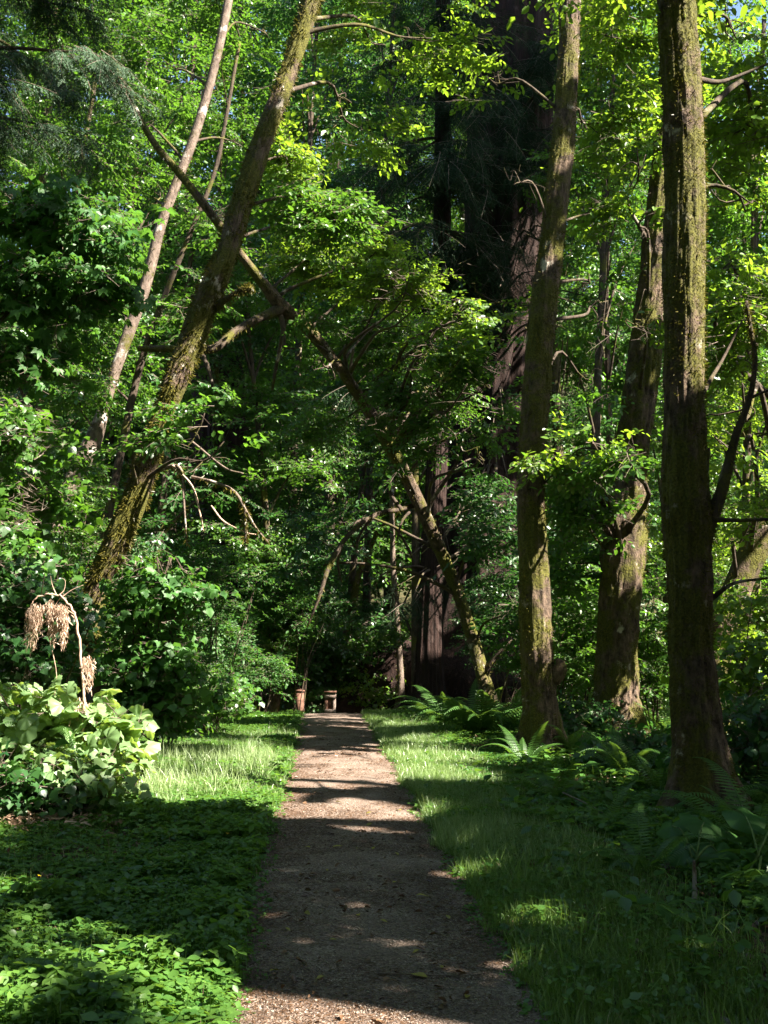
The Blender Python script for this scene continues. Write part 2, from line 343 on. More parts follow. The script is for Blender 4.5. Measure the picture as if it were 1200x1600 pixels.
# right trunks and foliage
SOFT[0] = 0
for a in ((1085, 70, 11, .32), (1090, 150, 11, .42), (1090, 230, 11, .42), (1095, 300, 11, .35), (1095, 370, 11, .42), (1098, 440, 11, .35), (1098, 540, 11, .22), (1104, 690, 11, .2), (840, 930, 17.2, .5), (852, 1085, 17.2, .28), (895, 95, 17.5, .35), (868, 420, 17.5, .25), (1190, 860, 19, .6), (1000, 900, 19, .4), (885, 300, 17.5, .2)): lit(*a)
SOFT[0] = 2.4
for a in ((1150, 250, 15, .6), (1160, 400, 15, .7), (1150, 500, 14, .5), (1160, 100, 15, .7), (1150, 620, 14, .4), (1150, 720, 14, .5), (1000, 700, 15.5, .35), (930, 770, 15, .55), (880, 700, 15, .35), (990, 500, 15.5, .3), (960, 420, 15.5, .4), (930, 350, 16, .4), (1160, 1040, 15, .6), (900, 850, 16, .5), (960, 200, 17, .5), (700, 100, 20, .5), (640, 180, 20, .5), (540, 250, 20, .4)): lit(*a)
SOFT[0] = 2.2
for a in ((745, 1105, 18, .5), (700, 1110, 18, .4), (800, 1110, 18, .4), (469, 1090, 30, .35), (516, 1090, 30, .35), (490, 1070, 31, .6), (575, 1080, 31, .6), (400, 1080, 25.5, .6), (330, 1090, 21, .5), (620, 985, 31, .5), (560, 820, 22, .4), (500, 930, 21.5, .4), (330, 900, 21, .5), (240, 960, 16.5, .5), (230, 1020, 16.5, .5),
          (400, 300, 27, 1.0), (300, 450, 26, .8), (420, 560, 27, .9), (520, 640, 28, .9), (420, 700, 28, 1.0), (480, 760, 30, .9), (250, 500, 26, .8), (60, 480, 24, 1.0), (100, 600, 24, 1.0), (180, 300, 25, .9), (350, 100, 26, 1.1), (480, 150, 26, .9), (690, 560, 18.5, .5), (780, 620, 18.5, .4), (560, 440, 18.5, .7), (900, 560, 18, .6), (900, 650, 18.5, .6), (900, 950, 20, .7), (1010, 850, 20, .5), (930, 1040, 20, .6), (150, 780, 17, .6), (520, 880, 30, .6), (430, 850, 28, .6)): lit(*a)
for a in ((560, 1300), (500, 1262), (640, 1250), (480, 1217), (560, 1150), (520, 1180), (620, 1188)): lit_g(*a, .13, .4)
for a in ((380, 1020, 25, .8), (300, 870, 21, .7), (440, 1060, 28, .6), (380, 900, 27, .8), (250, 880, 20, .6), (540, 760, 27, .8), (600, 880, 29, .7), (420, 960, 28, .7), (800, 760, 19.5, .6), (780, 880, 22, .5), (500, 1040, 35, 1.2), (570, 1050, 33, 1.0), (420, 1020, 33, .9), (470, 960, 36, 1.2), (540, 900, 36, 1.1), (600, 1050, 34, .8), (480, 820, 36, 1.1), (200, 430, 22, .7), (120, 160, 22, .7), (250, 40, 22, .8)): lit(*a)
for a in ((1100, 1290, 8.4, .12), (1060, 1310, 8.4, .1), (1170, 1280, 8.4, .1), (215, 770, 16.7, .4), (150, 920, 16.7, .3), (280, 590, 17, .35), (150, 660, 21.8, .4), (200, 510, 21.8, .35), (820, 1130, 17, .2)): lit(*a)
lit(490, 1075, 31, .9); lit(545, 1075, 31, .8); lit(580, 1085, 31, .6); lit(440, 1060, 30, .7); lit(520, 1020, 31, .9)
for a in ((1100, 50, 11, .3), (1100, 120, 11, .4), (1100, 200, 11, .45), (1100, 340, 11, .45), (1100, 480, 11, .3)): lit(*a)
# kept in shade
for a in ((560, 1400, .9, .5), (560, 1480, .5, .5), (600, 1340, .6, .5), (250, 1400, .9, .5), (100, 1350, .8, .5), (380, 1330, .6, .3), (280, 1450, .45, .5), (950, 1400, 1.0, .5), (1080, 1500, .8, .6), (700, 1560, .35, .4), (1000, 1500, .6, .5), (1150, 1420, .8, .6), (1100, 1580, .6, .6), (900, 1560, .3, .4), (1150, 1500, .6, .6), (980, 1440, .5, .4)): dark_g(*a)
for a in ((1070, 900, 11, .9), (1080, 1100, 11, 1.0), (1090, 1230, 10, .9), (1150, 1300, 8.5, .8), (960, 1000, 17, 1.0), (840, 1150, 17, .8), (830, 650, 17.3, .8), (960, 650, 18.5, .6), (780, 200, 32, 4), (680, 200, 28, 2.2), (690, 20, 28, 2.2), (660, 380, 28, 1.6), (790, -50, 32, 4), (800, -250, 32, 4), (740, 600, 31, 3), (840, 350, 31, 2.2), (830, 560, 31, 2.2), (820, 760, 31, 2.2), (850, 120, 31, 2.2), (760, 320, 29, 3), (780, 450, 30, 3.5), (700, 800, 30, 3), (680, 1000, 30, 3), (1065, 830, 11, .55), (885, 200, 17.6, .5), (868, 330, 17.5, .6), (852, 480, 17.4, .6), (838, 600, 17.4, .6), (832, 740, 17.3, .5), (1000, 600, 19, .6), (985, 720, 19, .5), (960, 1000, 19, .5), (360, 370, 17, .6), (325, 460, 17, .6), (395, 270, 17.2, .5), (215, 730, 17, .2)): dark(*a)
def openness(u, v):
    """>0 where the added roof of leaves is cut open for sunlight"""
    u, v = u+.28*vnoise(u/.8, v/.8, seed=75)+.10*vnoise(u/.25, v/.25, seed=77), v+.30*vnoise(u/.8, v/.8, seed=76)
    n = 0.62*vnoise(u/1.5, v/1.1, seed=71)+0.45*vnoise(u/0.55, v/0.5, seed=72)+.2*vnoise(u/.25, v/.25, seed=73)
    far = sstep(17, 26, u)
    up = sstep(-.5, 4.5, v)
    o = n - 0.50 + 0.48*up + 0.64*far
    n = n + far*.55*vnoise(u/3.2, v/2.6, seed=79)
    st = np.clip(.22-vnoise(u/.20, v/1.6, seed=78), 0, 1)*(1-sstep(0, .9, v))*sstep(10, 11, u)*(1-sstep(24, 26, u))
    dk = np.zeros_like(u)
    for (a, b, ru, rv, _) in DARK:
        dk = np.maximum(dk, 1-sstep(.6, 1.15, np.sqrt(((u-a)/ru)**2+((v-b)/rv)**2)))
    o = o-1.6*dk
    lt = np.zeros_like(u)
    for (a, b, ru, rv, _, _) in SHAFT:
        lt = np.maximum(lt, 1-sstep(.55, 1.25, np.sqrt(((u-a)/ru)**2+((v-b)/rv)**2)+.35*n))
    return o - 3.0*st + 1.25*lt + .9*lt*np.minimum(vnoise(u/.30, v/.55, seed=74)+.1, 0)*(1-sstep(.6, 2.2, v))
def in_shaft(Q, k=1.0):
    """in-frame leaves that would shade a sunlit place"""
    u, v, w_ = uvw(Q); cut = np.zeros(len(u), bool)
    for (a, b, ru, rv, w0, kk) in SHAFT:
        d = np.sqrt(((u-a)/ru)**2+((v-b)/rv)**2)
        cut |= (d < k*kk*(1+.35*vnoise(u*5, v*5, seed=3))) & (w_ > w0+.45)
    return cut

# ------------------------------------------------------------------ leaf prototypes
LEAF_OVATE = np.array([[0, 0, 0], [.28, .27, .05], [.68, .24, .04], [1.0, 0, -.07], [.68, -.24, .04], [.28, -.27, .05]])
LEAF_LANCE = np.array([[0, 0, 0], [.3, .13, .02], [.7, .12, .02], [1.0, 0, -.04], [.7, -.12, .02], [.3, -.13, .02]])
LQ = np.array([[0, 3, 2, 1], [0, 5, 4, 3]])
def rotm(az, pitch, roll):
    """stack of rotation matrices: X along the leaf"""
    ca, sa, cb, sb, cc, sc_ = np.cos(az), np.sin(az), np.cos(pitch), np.sin(pitch), np.cos(roll), np.sin(roll)
    X = np.stack([ca*cb, sa*cb, sb], -1)
    Y0 = np.stack([-sa, ca, np.zeros_like(ca*cb)], -1); Z0 = np.cross(X, Y0)
    Y = Y0*cc[..., None]+Z0*sc_[..., None]; Z = np.cross(X, Y)
    return np.stack([X, Y, Z], -1)
class Spray:
    """a leafy shoot: leaves (k, L, 3) plus its twigs"""
    def __init__(s, leaves, twig, faces): s.L = leaves; s.T = twig; s.F = faces
def twiggeo(curves, r0=0.006):
    g = Geo()
    for c, f in curves: g.tube(c, np.linspace(r0*f, r0*f*.4, len(c)), 3, caps=False)
    return np.vstack(g.V), np.vstack(g.F4)
def broad_spray(rng, length=.85, leaf=.075, side=7, shape=LEAF_OVATE, jit=.45, step=.055):
    cur = []; P_, A_ = [], []
    t = np.linspace(0, 1, 8)
    main = np.stack([t*length, .06*np.sin(t*3+rng.random()*6)*t, -.10*t**2*length], -1); cur.append((main, 1.0))
    def leaves_on(c, st):
        L = np.linalg.norm(np.diff(c, axis=0), axis=1).sum(); n = max(2, int(L/st))
        for i in range(n):
            f = (i+.6)/n; k = min(int(f*(len(c)-1)), len(c)-2); q = c[k]+(c[k+1]-c[k])*(f*(len(c)-1)-k)
            d = c[k+1]-c[k]; az = math.atan2(d[1], d[0]); sgn = 1 if i % 2 else -1
            P_.append(q); A_.append(az+sgn*(.85 if i < n-1 else .05)+rng.normal()*.3)
    leaves_on(main, step)
    for i in range(side):
        f = .15+.75*i/side; k = int(f*7); b = main[k]; sg = 1 if i % 2 else -1
        l = length*(.5-.32*f)*rng.uniform(.7, 1.3); az = sg*rng.uniform(.5, 1.0)
        tt = np.linspace(0, 1, 5)
        c = b+np.stack([tt*l*cos(az), tt*l*sin(az), -.12*tt**2*l+rng.normal()*.12*tt*l], -1); cur.append((c, .55)); leaves_on(c, step)
    P_ = np.array(P_); n = len(P_)
    R = rotm(np.array(A_), rng.normal(-.25, jit*.8, n), rng.normal(0, jit, n))
    sz = leaf*rng.uniform(.65, 1.25, n)
    V = np.einsum('nij,kj->nki', R, shape)*sz[:, None, None]+P_[:, None, :]
    return Spray(V, twiggeo(cur), LQ)
def needle_spray(rng, length=.8, droop=.7, w_=.010):
    """flat conifer branchlet with drooping side shoots"""
    cur = []; Pp, Aa, Ll, Dd = [], [], [], []
    t = np.linspace(0, 1, 9); main = np.stack([t*length, .03*np.sin(t*4), -.25*droop*t**2*length], -1); cur.append((main, 1))
    for i in range(20):
        f = (i+1)/21; k = min(int(f*8), 7); b = main[k]+(main[k+1]-main[k])*(f*8-k)
        sg = 1 if i % 2 else -1; l = length*.42*(1-.6*f)*rng.uniform(.7, 1.2)
        tt = np.linspace(0, 1, 4); az = sg*rng.uniform(.7, 1.15)
        c = b+np.stack([tt*l*cos(az), tt*l*sin(az)*.8, -droop*tt**1.5*l*rng.uniform(.6, 1.2)], -1)
        m = max(3, int(l/.022))
        for j in range(m):
            g_ = (j+.5)/m; kk = min(int(g_*3), 2); q = c[kk]+(c[kk+1]-c[kk])*(g_*3-kk); d = c[kk+1]-c[kk]
            for s2 in (-1, 1):
                Pp.append(q); Aa.append(math.atan2(d[1], d[0])+s2*.75+rng.normal()*.2); Ll.append(.05*(1-.4*g_)*rng.uniform(.7, 1.3)); Dd.append(math.atan2(d[2], math.hypot(d[0], d[1]))+rng.normal()*.2)
    Pp = np.array(Pp); n = len(Pp)
    R = rotm(np.array(Aa), np.array(Dd), rng.normal(0, .4, n))
    sh = np.array([[0, 0, 0], [.5, .13, 0], [1, 0, 0], [.5, -.13, 0]])
    V = np.einsum('nij,kj->nki', R, sh)*np.array(Ll)[:, None, None]+Pp[:, None, :]
    return Spray(V, twiggeo(cur), np.array([[0, 3, 2, 1]]))
def lobed(n5=5, depth=.42):
    """outline of a lobed leaf as a fan round its centre"""
    pts = [[0, 0, 0]]
    K = n5*2+1
    ang = np.linspace(-2.45, 2.45, K)
    for i, a in enumerate(ang):
        tipr = (1.0-.20*abs(a)/2.45) if i % 2 == 1 else (1.0-depth)
        if i in (0, K-1): tipr = .42
        pts.append([tipr*cos(a)*.62, tipr*sin(a)*.62, -.24*tipr**2+(.10 if i % 2 == 0 else -.03)+.05*sin(a*3)])
    pts = np.array(pts); pts[:, 0] += .25; pts[0, 0] = .16
    F = np.array([[0, i, i+1] for i in range(1, K)])
    return pts, F
LOB, LOBF = lobed()
LOB3, LOB3F = lobed(3, .30)
def broad_leaf(nth=31):
    th = np.linspace(-2.75, 2.75, nth); rr = .62*(.66+.34*np.abs(np.cos(th*1.25))**.8)*(1-.12*np.abs(np.sin(th*6.5)))*(1-.12*np.abs(th)/2.75)
    V = [[.18, 0, 0]]
    for f in (.45, .8, 1.0):
        for t, r in zip(th, rr): V.append([.18+f*r*cos(t), f*r*sin(t), .06*f-.30*f**2.2*r+.035*f*cos(t*7)+.03*f*sin(t*2+.7)])
    F = [[0, 1+i, 2+i] for i in range(nth-1)]
    for k in range(2):
        for i in range(nth-1):
            a = 1+k*nth+i; F += [[a, a+nth, a+nth+1], [a, a+nth+1, a+1]]
    return np.array(V), np.array(F)
LOBH, LOBHF = broad_leaf()
def lobed_spray(rng, n=9, leaf=.16, length=.6, shape=LOB, faces=LOBF):
    cur = []; Pp = []; Aa = []
    t = np.linspace(0, 1, 6); main = np.stack([t*length, .05*np.sin(t*5+rng.random()*6), .10*t*length-.2*t**2*length], -1); cur.append((main, 1))
    for i in range(n):
        f = (i+.5)/n; k = min(int(f*5), 4); b = main[k]; sg = 1 if i % 2 else -1; az = sg*rng.uniform(.5, 1.4) if i < n-1 else 0
        l = rng.uniform(.08, .2); tt = np.linspace(0, 1, 3)
        c = b+np.stack([tt*l*cos(az), tt*l*sin(az), tt*l*rng.uniform(.0, .7)], -1); cur.append((c, .45)); Pp.append(c[-1]); Aa.append(az+rng.normal()*.4)
    Pp = np.array(Pp)
    R = rotm(np.array(Aa), rng.normal(-.45, .3, n), rng.normal(0, .35, n)); sz = leaf*rng.uniform(.6, 1.25, n)
    V = np.einsum('nij,kj->nki', R, shape)*sz[:, None, None]+Pp[:, None, :]
    return Spray(V, twiggeo(cur, .007), faces)
_r = np.random.default_rng(5)
SP = {
 'alder': [broad_spray(_r, .92, .105, 8, step=.066) for _ in range(7)],
 'small': [broad_spray(_r, .85, .082, 9, step=.052) for _ in range(5)],
 'big': [broad_spray(_r, 1.5, .17, 8, step=.115) for _ in range(5)],
 'roof': [broad_spray(_r, 2.0, .24, 8, step=.15) for _ in range(5)],
 'maple': [lobed_spray(_r, 10, .19, .8) for _ in range(5)],
 'berry': [lobed_spray(_r, 9, .27, .55, LOBH, LOBHF) for _ in range(5)],
 'vine': [lobed_spray(_r, 13, .135, .6, LOB3, LOB3F) for _ in range(4)],
 'needle': [needle_spray(_r) for _ in range(5)],
 'needle_long': [needle_spray(_r, 1.2, .95) for _ in range(4)],
}
TOTAL = [0]
def foliage(kind, pos, R, s, rng, cull=True, roof=False, tintbase=.5, name='crown', thin=None, shaftk=1.1):
    """turn shoots into one crown mesh (and one twig mesh)"""
    pos = np.asarray(pos, float); s = np.asarray(s, float); protos = SP[kind]; k = rng.integers(0, len(protos), len(pos))
    LV = []; LT = []; TV = []; TF = []; tn = 0
    for q, pr in enumerate(protos):
        m = np.where(k == q)[0]
        if not len(m): continue
        nl, kk, _ = pr.L.shape
        V = np.einsum('nij,aj->nai', R[m], pr.L.reshape(-1, 3))*s[m, None, None]+pos[m, None, :]
        V = V.reshape(len(m)*nl, kk, 3)
        ti = np.repeat(rng.normal(tintbase, .16, len(m)), nl)+rng.normal(0, .14, len(m)*nl)
        c = V.mean(1)
        keep = c[:, 2] > ground(c[:, 0], c[:, 1])+.01
        if roof:
            u, v, w_ = uvw(c); keep &= openness(u, v) < rng.normal(0, .06, len(u))
        elif cull: keep &= ~in_shaft(c, shaftk)
        if thin is not None: keep &= rng.random(len(c)) < thin(c)
        LV.append(V[keep]); LT.append(ti[keep])
        tv, tf = pr.T; full = keep.reshape(len(m), nl).mean(1) > .55
        cc = pos[m]+R[m][:, :, 0]*(s[m]*.4)[:, None]
        if roof:
            u, v, w_ = uvw(cc); m = m[(openness(u, v) < 0) & (rng.random(len(m)) < .6)]
        elif cull: m = m[~in_shaft(cc, shaftk)]
        if not roof: m = np.where(k == q)[0][full]
        if not len(m): m = np.where(k == q)[0][:1]
        W = np.einsum('nij,aj->nai', R[m], tv)*s[m, None, None]+pos[m, None, :]
        TV.append(W.reshape(-1, 3)); TF.append((tf[None]+np.arange(len(m))[:, None, None]*len(tv)+tn).reshape(-1, 4)); tn += len(m)*len(tv)
    V = np.concatenate(LV); T = np.concatenate(LT); n, kk, _ = V.shape
    f = protos[0].F
    F = (f[None]+np.arange(n)[:, None, None]*kk).reshape(-1, f.shape[1])
    TOTAL[0] += n*len(f)
    me = np_mesh(name, V.reshape(-1, 3), F, np.clip(np.repeat(T, len(f)), 0, .96))
    tw = np_mesh('twigs', np.vstack(TV), np.vstack(TF), smooth=True)
    return me, tw
def blob(rng, c, r, n, az0=None, pitch=(-.12, .30), out=1.0, scale=(.8, 1.25), shell=.5):
    """n shoots in an ellipsoid, pointing outwards"""
    c = np.asarray(c, float); r = np.asarray(r, float)*np.ones(3)
    d = rng.normal(size=(n, 3)); d /= np.linalg.norm(d, axis=1)[:, None]
    rad = rng.random(n)**shell
    p = c+d*rad[:, None]*r
    az = np.arctan2(d[:, 1], d[:, 0])*1.0 if az0 is None else np.full(n, az0)
    az = az+rng.normal(0, .8/out, n)
    R = rotm(az, rng.normal(pitch[0], pitch[1], n), rng.normal(0, .35, n))
    s = rng.uniform(*scale, n)
    return p-R[:, :, 0]*.35*s[:, None], R, s
def cat(bs):
    return np.vstack([b[0] for b in bs]), np.concatenate([b[1] for b in bs]), np.concatenate([b[2] for b in bs])
def local(me, base):
    """shift a mesh so that it sits under a root at base"""
    n = len(me.vertices); a = np.empty(n*3, np.float32); me.vertices.foreach_get('co', a)
    a = a.reshape(-1, 3)-np.asarray(base, np.float32); me.vertices.foreach_set('co', a.ravel()); me.update(); return me
def add_foliage(root, base, kind, blobs, mat, rng, name='crown', twigname='shoots', **kw):
    me, tw = foliage(kind, *cat(blobs), rng, name=name, **kw)
    link(name, local(me, base), M[mat], root)
    link(twigname, local(tw, base), M['twig'], root)
def moss_mesh(rng, pts, rad, n, size=.05, name='moss', side=None, hang=.6):
    """short tufts standing off a trunk or bough"""
    pts = np.asarray(pts); rad = np.asarray(rad)*np.ones(len(pts))
    i = rng.random(n)*(len(pts)-1.001); k = i.astype(int); f = (i-k)[:, None]
    c = pts[k]*(1-f)+pts[k+1]*f; r = rad[k]*(1-f[:, 0])+rad[k+1]*f[:, 0]
    T = pts[k+1]-pts[k]; T /= np.linalg.norm(T, axis=1)[:, None]
    D = rng.normal(size=(n, 3)); D -= (D*T).sum(1)[:, None]*T; D /= np.linalg.norm(D, axis=1)[:, None]
    keep = fbm(c[:, 0]*2.5+D[:, 0], c[:, 1]*2.5+D[:, 1], c[:, 2]*1.3, seed=21) > -.12
    c, r, D, T = c[keep], r[keep], D[keep], T[keep]; n = len(c)
    b = c+D*(r*.97)[:, None]
    dirv = D*rng.uniform(.5, 1.1, n)[:, None]+np.array([0, 0, -hang])*rng.random(n)[:, None]+rng.normal(0, .35, (n, 3))
    dirv /= np.linalg.norm(dirv, axis=1)[:, None]
    S_ = np.cross(dirv, rng.normal(size=(n, 3))); S_ /= np.linalg.norm(S_, axis=1)[:, None]
    L = size*rng.uniform(.4, 1.3, n)
    V = np.stack([b-S_*(L*.14)[:, None], b+S_*(L*.14)[:, None], b+dirv*L[:, None]+S_*(L*.05)[:, None], b+dirv*L[:, None]-S_*(L*.05)[:, None]], 1)
    F = np.arange(n*4).reshape(n, 4)
    return np_mesh(name, V.reshape(-1, 3), F, np.clip(rng.normal(.45, .25, n), 0, .96))
def trunk_pts(spec, n):
    """spec: rows of px, py, width px, Y -> centre line and radius"""
    q = [];
    for px, py, wd, Y in spec: q.append(list(P(px, py, Y))+[wd*Y/FPX/2])
    s = spline(q, n); return s[:, :3], s[:, 3]
def to_ground(spec, base, flare=1.35):
    """root the trunk below the ground"""
    return spec
def lump(seed, a=.10, fl=0.0, k=9, fine=0.0, foot=None):
    """uneven girth; fine = fissures, foot = height of the ground where roots spread"""
    def f(th, t, pts):
        z = pts[:, 2][:, None]
        x = np.cos(th)*1.3+0*z; y = np.sin(th)*1.3+0*z
        r = 1+a*fbm(x+seed, y, z*.9, seed=seed)+a*.55*fbm(x*3+seed, y*3, z*3.2, seed=seed+5)
        if fine: r = r-fine*1.6*np.clip(1-3.2*np.abs(fbm(x*4+.3*z, y*4, z*.9, seed=seed+3)), 0, 1)+fine*.9*np.clip(fbm(x*2.2, y*2.2, z*1.6, seed=seed+6), 0, 1)+fine*.7*fbm(x*9, y*9, z*7, seed=seed+4)
        if fl: r = r+fl*(np.abs(np.sin(th*k*.5+1.2*fbm(x, y, z*.25, seed=seed+9)))-.5)+fl*.4*np.sin(th*23+z*.3)
        if foot is not None:
            e = np.exp(-np.clip(z-foot, 0, 9)/.38); r = r+e*(.22+.26*np.sin(th*4+seed+.8*np.sin(th))+.1*np.sin(th*7+seed))
        return r
    return f
# ------------------------------------------------------------------ the setting: soil, path
def axis(segs):
    a = [segs[0][0]]
    for lo, hi, st in segs:
        n = max(1, int(round((hi-lo)/st))); a += list(np.linspace(lo, hi, n+1)[1:])
    return np.array(a)
def sheet(name, xs, ys, zf, mat, kind='structure'):
    X, Y = np.meshgrid(xs, ys); Z = zf(X, Y); n, m = X.shape
    V = np.stack([X, Y, Z], -1).reshape(-1, 3)
    i = np.arange(n-1)[:, None]*m; j = np.arange(m-1)[None, :]
    F = np.stack([i+j, i+j+1, i+m+j+1, i+m+j], -1).reshape(-1, 4)
    o = link(name, np_mesh(name, V, F, smooth=True), mat); o['kind'] = kind; return o
gx = axis([(-260, -60, 20), (-60, -12, 3), (-12, -3, .5), (-3, 3.4, .11), (3.4, 12, .5), (12, 60, 3), (60, 260, 20)])
gy = axis([(-200, -20, 20), (-20, 2, 1.5), (2, 33, .16), (33, 60, 1.5), (60, 240, 12)])
sheet('ground', gx, gy, ground, M['soil'])
def path_sheet():
    ys = axis([(-6, 3, .5), (3, 14, .05), (14, 31, .12)]); K = 22
    V = []; 
    for y in ys:
        l = path_mid(y)-path_half(y, -1)-.07; r = path_mid(y)+path_half(y, 1)+.07
        x = np.linspace(l, r, K); yy = np.full(K, y)
        z = ground(x, yy)+.035*np.exp(-((x-.3)/0.72)**4)*sstep(-30, -2, -abs(y-10)+16) - .012 + .022*(1-((x-(l+r)/2)/((r-l)/2))**2) + .009*fbm(x*4, yy*4, seed=31)+.004*fbm(x*16, yy*16, seed=32)
        V.append(np.stack([x, yy, z], -1))
    n = len(ys); V = np.array(V).reshape(-1, 3); i = np.arange(n-1)[:, None]*K; j = np.arange(K-1)[None]
    F = np.stack([i+j, i+j+1, i+K+j+1, i+K+j], -1).reshape(-1, 4)
    o = link('path', np_mesh('path', V, F, smooth=True), M['path']); o['kind'] = 'structure'
path_sheet()
def path_z(x, y):
    return ground(x, y)+.035*np.exp(-((x-.3)/0.72)**4)-.012+.02*(1-np.clip(abs(x-.32)/.8, 0, 1)**2)
def view_mask(x, y, z=0, mar=90):
    px, py, zz = proj(np.stack([x, y, z+0*x], -1)); return (px > -mar) & (px < 1200+mar) & (zz > .3)

# ------------------------------------------------------------------ trees
def mk_trunk(root, base, pts, rad, mat, seed, amp=.10, sides=28, fl=0.0, k=9, name='trunk'):
    g = Geo(); g.tube(pts, rad, sides, lump(seed, amp, fl, k, .07 if sides >= 60 and not fl else 0, float(base[2])+.02 if sides >= 24 else None)); return link(name, local(g.mesh(name), base), M[mat], root)
def bough(root, base, spec, mat='branch', seed=1, moss=0, name='branch', n=26, amp=.16, msize=.05, pts=None, rad=None, rng=None, hang=.9):
    if pts is None: pts, rad = trunk_pts(spec, n)
    g = Geo(); g.tube(pts, rad, 9, lump(seed, amp)); b = link(name, local(g.mesh(name), base), M[mat], root)
    if moss:
        me = moss_mesh(np.random.default_rng(seed), pts, rad, moss, msize, hang=hang); o = link('moss', local(me, base), M['moss'], b)
    return b
def limb_to(root, base, pts, rad, target, rng, r=None, mat='branch'):
    """a limb from the trunk out to a mass of leaves, with side shoots"""
    t = np.asarray(target, float); cand = np.where(pts[:, 2] < max(t[2]-.3, pts[:, 2].min()+1))[0]
    if not len(cand): cand = np.arange(len(pts))
    d = np.linalg.norm(pts[cand]-t, axis=1)+.5*np.abs(pts[cand][:, 2]-(t[2]-1.2)); k = cand[d.argmin()]
    a = pts[k]; L = np.linalg.norm(t-a)
    mid = (a+t)/2+rng.normal(0, .09*L, 3)+np.array([0, 0, .10*L])
    c = spline([a, a*.7+mid*.3+[0, 0, .02*L], mid, mid*.4+t*.6+rng.normal(0, .05*L, 3), t], 16)
    r0 = r or min(rad[k]*.45, .012*L+.018)
    g = Geo(); g.tube(c, np.linspace(r0, r0*.18, 16), 7, lump(int(rng.integers(1, 999)), .15))
    for q in range(5):
        i = int(rng.integers(9, 15)); e = c[i]+rng.normal(0, .20*max(L*.3, 1), 3)*[1, 1, .6]; m = (c[i]+e)/2+rng.normal(0, .10, 3)
        s_ = spline([c[i], m, m*.4+e*.6+rng.normal(0, .06, 3), e], 9); g.tube(s_, np.linspace(r0*.26, r0*.05, 9), 5)
    link('branch', local(g.mesh('branch'), base), M[mat], root)
def B(px, py, Y, r, n, **k): return (P(px, py, Y), r, int(n*1.9), k)
def make_tree(name, label, spec, mat, seed, crown, moss=0, sides=28, amp=.10, n=60, group=None, flare=1.3, fl=0.0, k=9, msize=.05, limbs=True, twin=None):
    """spec rows run from the foot up; crown: list of (material, proto, [blobs])"""
    rng = np.random.default_rng(seed)
    pts, rad = trunk_pts(spec, n)
    f = np.array([pts[0][0], pts[0][1], float(ground(pts[0][0], pts[0][1]))])
    zz = np.clip((pts[:, 2]-f[2])/1.0, 0, 1); rad = rad*(1+(flare-1)*(1-zz)**2)
    root = thing(name, label, 'tree', f, group=group)
    mk_trunk(root, f, pts, rad, mat, seed, amp, sides, fl, k)
    if moss:
        me = moss_mesh(rng, pts, rad, moss, msize); link('moss', local(me, f), M['moss'], root)
    for mt, pr, bl in crown:
        bs = []
        for (c, r, nn, kw) in bl:
            bs.append(blob(rng, c, r, nn, **kw))
            if limbs: limb_to(root, f, pts, rad, c, rng)
        add_foliage(root, f, pr, bs, mt, rng)
    return root, f, pts, rad

# --- the great trunk at the right
R1, f1, p1, r1 = make_tree('alder_tree', 'thickest moss-patched trunk nearest the right edge, sunlit only on its upper right side',
  [(1106, 1300, 98, 11), (1101, 1240, 92, 11), (1089, 1130, 78, 11), (1079, 1000, 70, 11), (1076, 880, 76, 11), (1074, 810, 82, 11), (1070, 740, 70, 11), (1069, 600, 68, 11), (1069, 450, 67, 11), (1071, 300, 68, 11), (1066, 150, 66, 11), (1056, 0, 66, 11), (1042, -200, 60, 11), (1020, -500, 54, 11)], 'bark_mossy', 101,
  [('yellow', 'alder', [B(1150, 60, 13, (.9, .9, .8), 22), B(1170, 190, 13, (.8, .8, .7), 22), B(1165, 330, 12.5, (.7, .8, .6), 20), B(1000, -120, 11, (1.5, 1.5, 1), 30), B(1150, -150, 12, (1.5, 1.5, 1.2), 40)])], moss=16000, sides=88, amp=.13, n=420, msize=.035)
def px_bough(root, f, spec, **k): return bough(root, f, spec, **k)
bough(R1, f1, [(1092, 860, 30, 11), (1108, 815, 26, 10.95), (1125, 775, 20, 10.9), (1136, 735, 17, 10.9), (1150, 680, 13, 10.85), (1172, 620, 10, 10.8), (1180, 560, 8, 10.8), (1174, 520, 7, 10.8), (1166, 470, 5, 10.8)], seed=7, moss=1300, msize=.035)
bough(R1, f1, [(1092, 840, 18, 11), (1098, 780, 12, 11), (1108, 700, 5, 11.1)], seed=8)
bough(R1, f1, [(1120, 812, 9, 10.9), (1160, 813, 6, 10.8), (1230, 810, 5, 10.6)], seed=9, n=14)
bough(R1, f1, [(1112, 935, 9, 11), (1145, 912, 6, 10.8), (1185, 905, 4, 10.7), (1240, 900, 3, 10.6)], seed=10, n=14)
bough(R1, f1, [(1172, 622, 6, 10.8), (1200, 610, 4, 10.7), (1240, 600, 3, 10.6)], seed=11, n=10)
bough(R1, f1, [(1095, 620, 9, 11), (1112, 590, 7, 11.2), (1130, 560, 5, 11.4), (1160, 500, 3, 11.5)], seed=12, n=12)
bough(R1, f1, [(1085, 122, 12, 11), (1120, 128, 8, 11.2), (1150, 120, 6, 11.3), (1210, 95, 4, 11.4)], seed=13, n=14)
